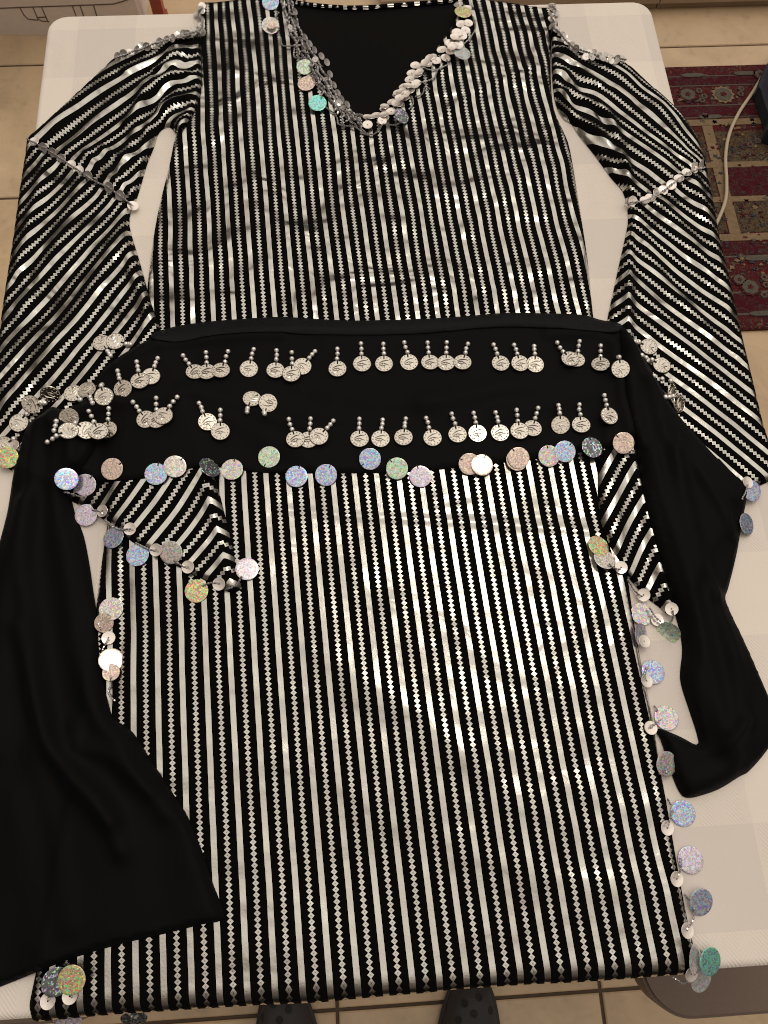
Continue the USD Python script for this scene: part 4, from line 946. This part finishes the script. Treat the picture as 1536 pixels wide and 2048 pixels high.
string(sr, [e7(*q) for q in [(1400, 180), (1230, 220), (1005, 350), (770, 530), (520, 670), (330, 690), (220, 700)]], lift=.0026, r=.0012, step=.004)
# hems: cup, bead string, large sequin, by turns
for px, py, k, t, td in [(227, 1075, 'b', 0, 0), (275, 1110, 'b', 0, 0), (342, 1105, 's', .1, 0), (393, 1182, 'y', 0, 0), (494, 1138, 'l', .1, 0), (172, 1030, 'l', 0, 0), (14, 915, 'y', .4, 1.2)]: paillette(cl, px, py, k, t, td)
for px, py in [(260, 1058), (312, 1100), (376, 1134), (438, 1168), (205, 1022), (28, 892)]: cup(cl, px, py)
for pts in ([(210, 1040), (235, 1058), (262, 1058)], [(270, 1085), (296, 1098), (312, 1102)], [(346, 1120), (362, 1130), (376, 1136)], [(402, 1172), (420, 1166), (438, 1168)], [(450, 1180), (475, 1168), (484, 1152)], [(128, 984), (150, 990), (165, 995)], [(182, 1020), (200, 1022), (206, 1030)]): string(cl, pts, lift=.0028)
for px, py, k, t, td in [(1197, 1092, 'y', .4, 1.9), (1209, 1118, 's', .35, 2.2), (1284, 1228, 'r', 0, 0), (1338, 1264, 'g', 1.05, -.75), (1503, 981, 'b', .1, 0), (1493, 1048, 'b', .3, 1.4)]: paillette(cr, px, py, k, t, td)
for px, py in [(1242, 1135), (1287, 1190), (1314, 1240), (1495, 965), (1343, 1218)]: cup(cr, px, py)
for pts in ([(1218, 1126), (1230, 1138), (1242, 1138)], [(1254, 1158), (1268, 1180), (1285, 1194)], [(1300, 1216), (1312, 1236), (1322, 1244)], [(1346, 1220), (1344, 1240), (1334, 1252)], [(1484, 1000), (1492, 980), (1496, 968)]): string(cr, pts, lift=.0028)
for px, py, k, t, td, rr in [(222, 1218, 's', 0, 0, PAI_R), (208, 1246, 'p', .5, 1.2, .009), (222, 1320, 'p', .22, 1.2, PAI_R), (222, 1345, 'p', 0, 0, .008), (1306, 1344, 'b', .1, 1.0, PAI_R), (1333, 1436, 'r', 0, 0, PAI_R), (1333, 1528, 'r', .5, 1.2, PAI_R), (1366, 1627, 'b', 0, 0, PAI_R), (1381, 1720, 'l', 0, 0, PAI_R), (1402, 1804, 'b', .35, .6, PAI_R), (1282, 1270, 'l', .5, 1.2, PAI_R)]:
    paillette(dress, px, py, k, t, td, r=rr, aim=py == 1320)
for px, py in [(217, 1276), (1288, 1283), (1293, 1362), (1301, 1456), (1334, 1656), (1353, 1758), (1374, 1861)]: cup(dress, px, py)
for pts in ([(204, 1226), (196, 1240), (202, 1262)], [(217, 1276), (208, 1292), (203, 1306)], [(222, 1352), (220, 1372), (216, 1386), (230, 1402)], [(1292, 1362), (1290, 1348), (1296, 1334)], [(1301, 1456), (1314, 1446), (1322, 1438)], [(1316, 1545), (1330, 1548), (1338, 1540)], [(1334, 1656), (1340, 1638), (1348, 1620)], [(1353, 1758), (1361, 1738), (1362, 1716)], [(1374, 1861), (1386, 1840), (1388, 1815)], [(1334, 1596), (1342, 1610)], [(1308, 1410), (1316, 1422)], [(1370, 1788), (1378, 1800)], [(1386, 1892), (1396, 1906)]):
    string(dress, pts, lift=.0022, r=.0009)
# corner trims that hang at the front edge
for px, py, k, t, td, zz in [(112, 1964, 'd', .3, 1.2, .014), (143, 1960, 'y', .1, 0, .018), (136, 2040, 'l', .25, 0, -.012), (268, 2036, 'd', .9, .1, -.035), (1420, 1923, 't', .45, .8, .006), (1402, 1958, 'c', .5, .2, -.014), (1388, 1918, 'c', .6, 1.2, .010)]:
    paillette(dress, px, py, k, t, td, z=zz)
cup(dress, 96, 2002); cup(dress, 140, 1992, z=.0085); cup(dress, 1382, 1948, tilt=.4, td=.1, z=.004)
def chain3(parent, pts, r=.0011): obj('bead_string', bead_chain(np.array([at(*p) for p in pts]), r), CLEARBEAD, parent)
chain3(dress, [(92, 1972, .012), (96, 1986, .011), (98, 2000, .010)]); chain3(dress, [(143, 1990, .010), (140, 2010, .004), (134, 2030, -.004)]); chain3(dress, [(104, 2014, .004), (106, 2030, -.002), (110, 2046, -.01)])
chain3(dress, [(1400, 1900, .008), (1408, 1916, .008), (1400, 1938, .005), (1386, 1950, .002)]); chain3(dress, [(1345, 1954, -.004), (1362, 1966, -.008), (1384, 1962, -.006), (1392, 1946, .0)])
chain3(dress, [(255, 2020, -.02), (262, 2030, -.025), (270, 2036, -.03), (278, 2028, -.03)], .0016)
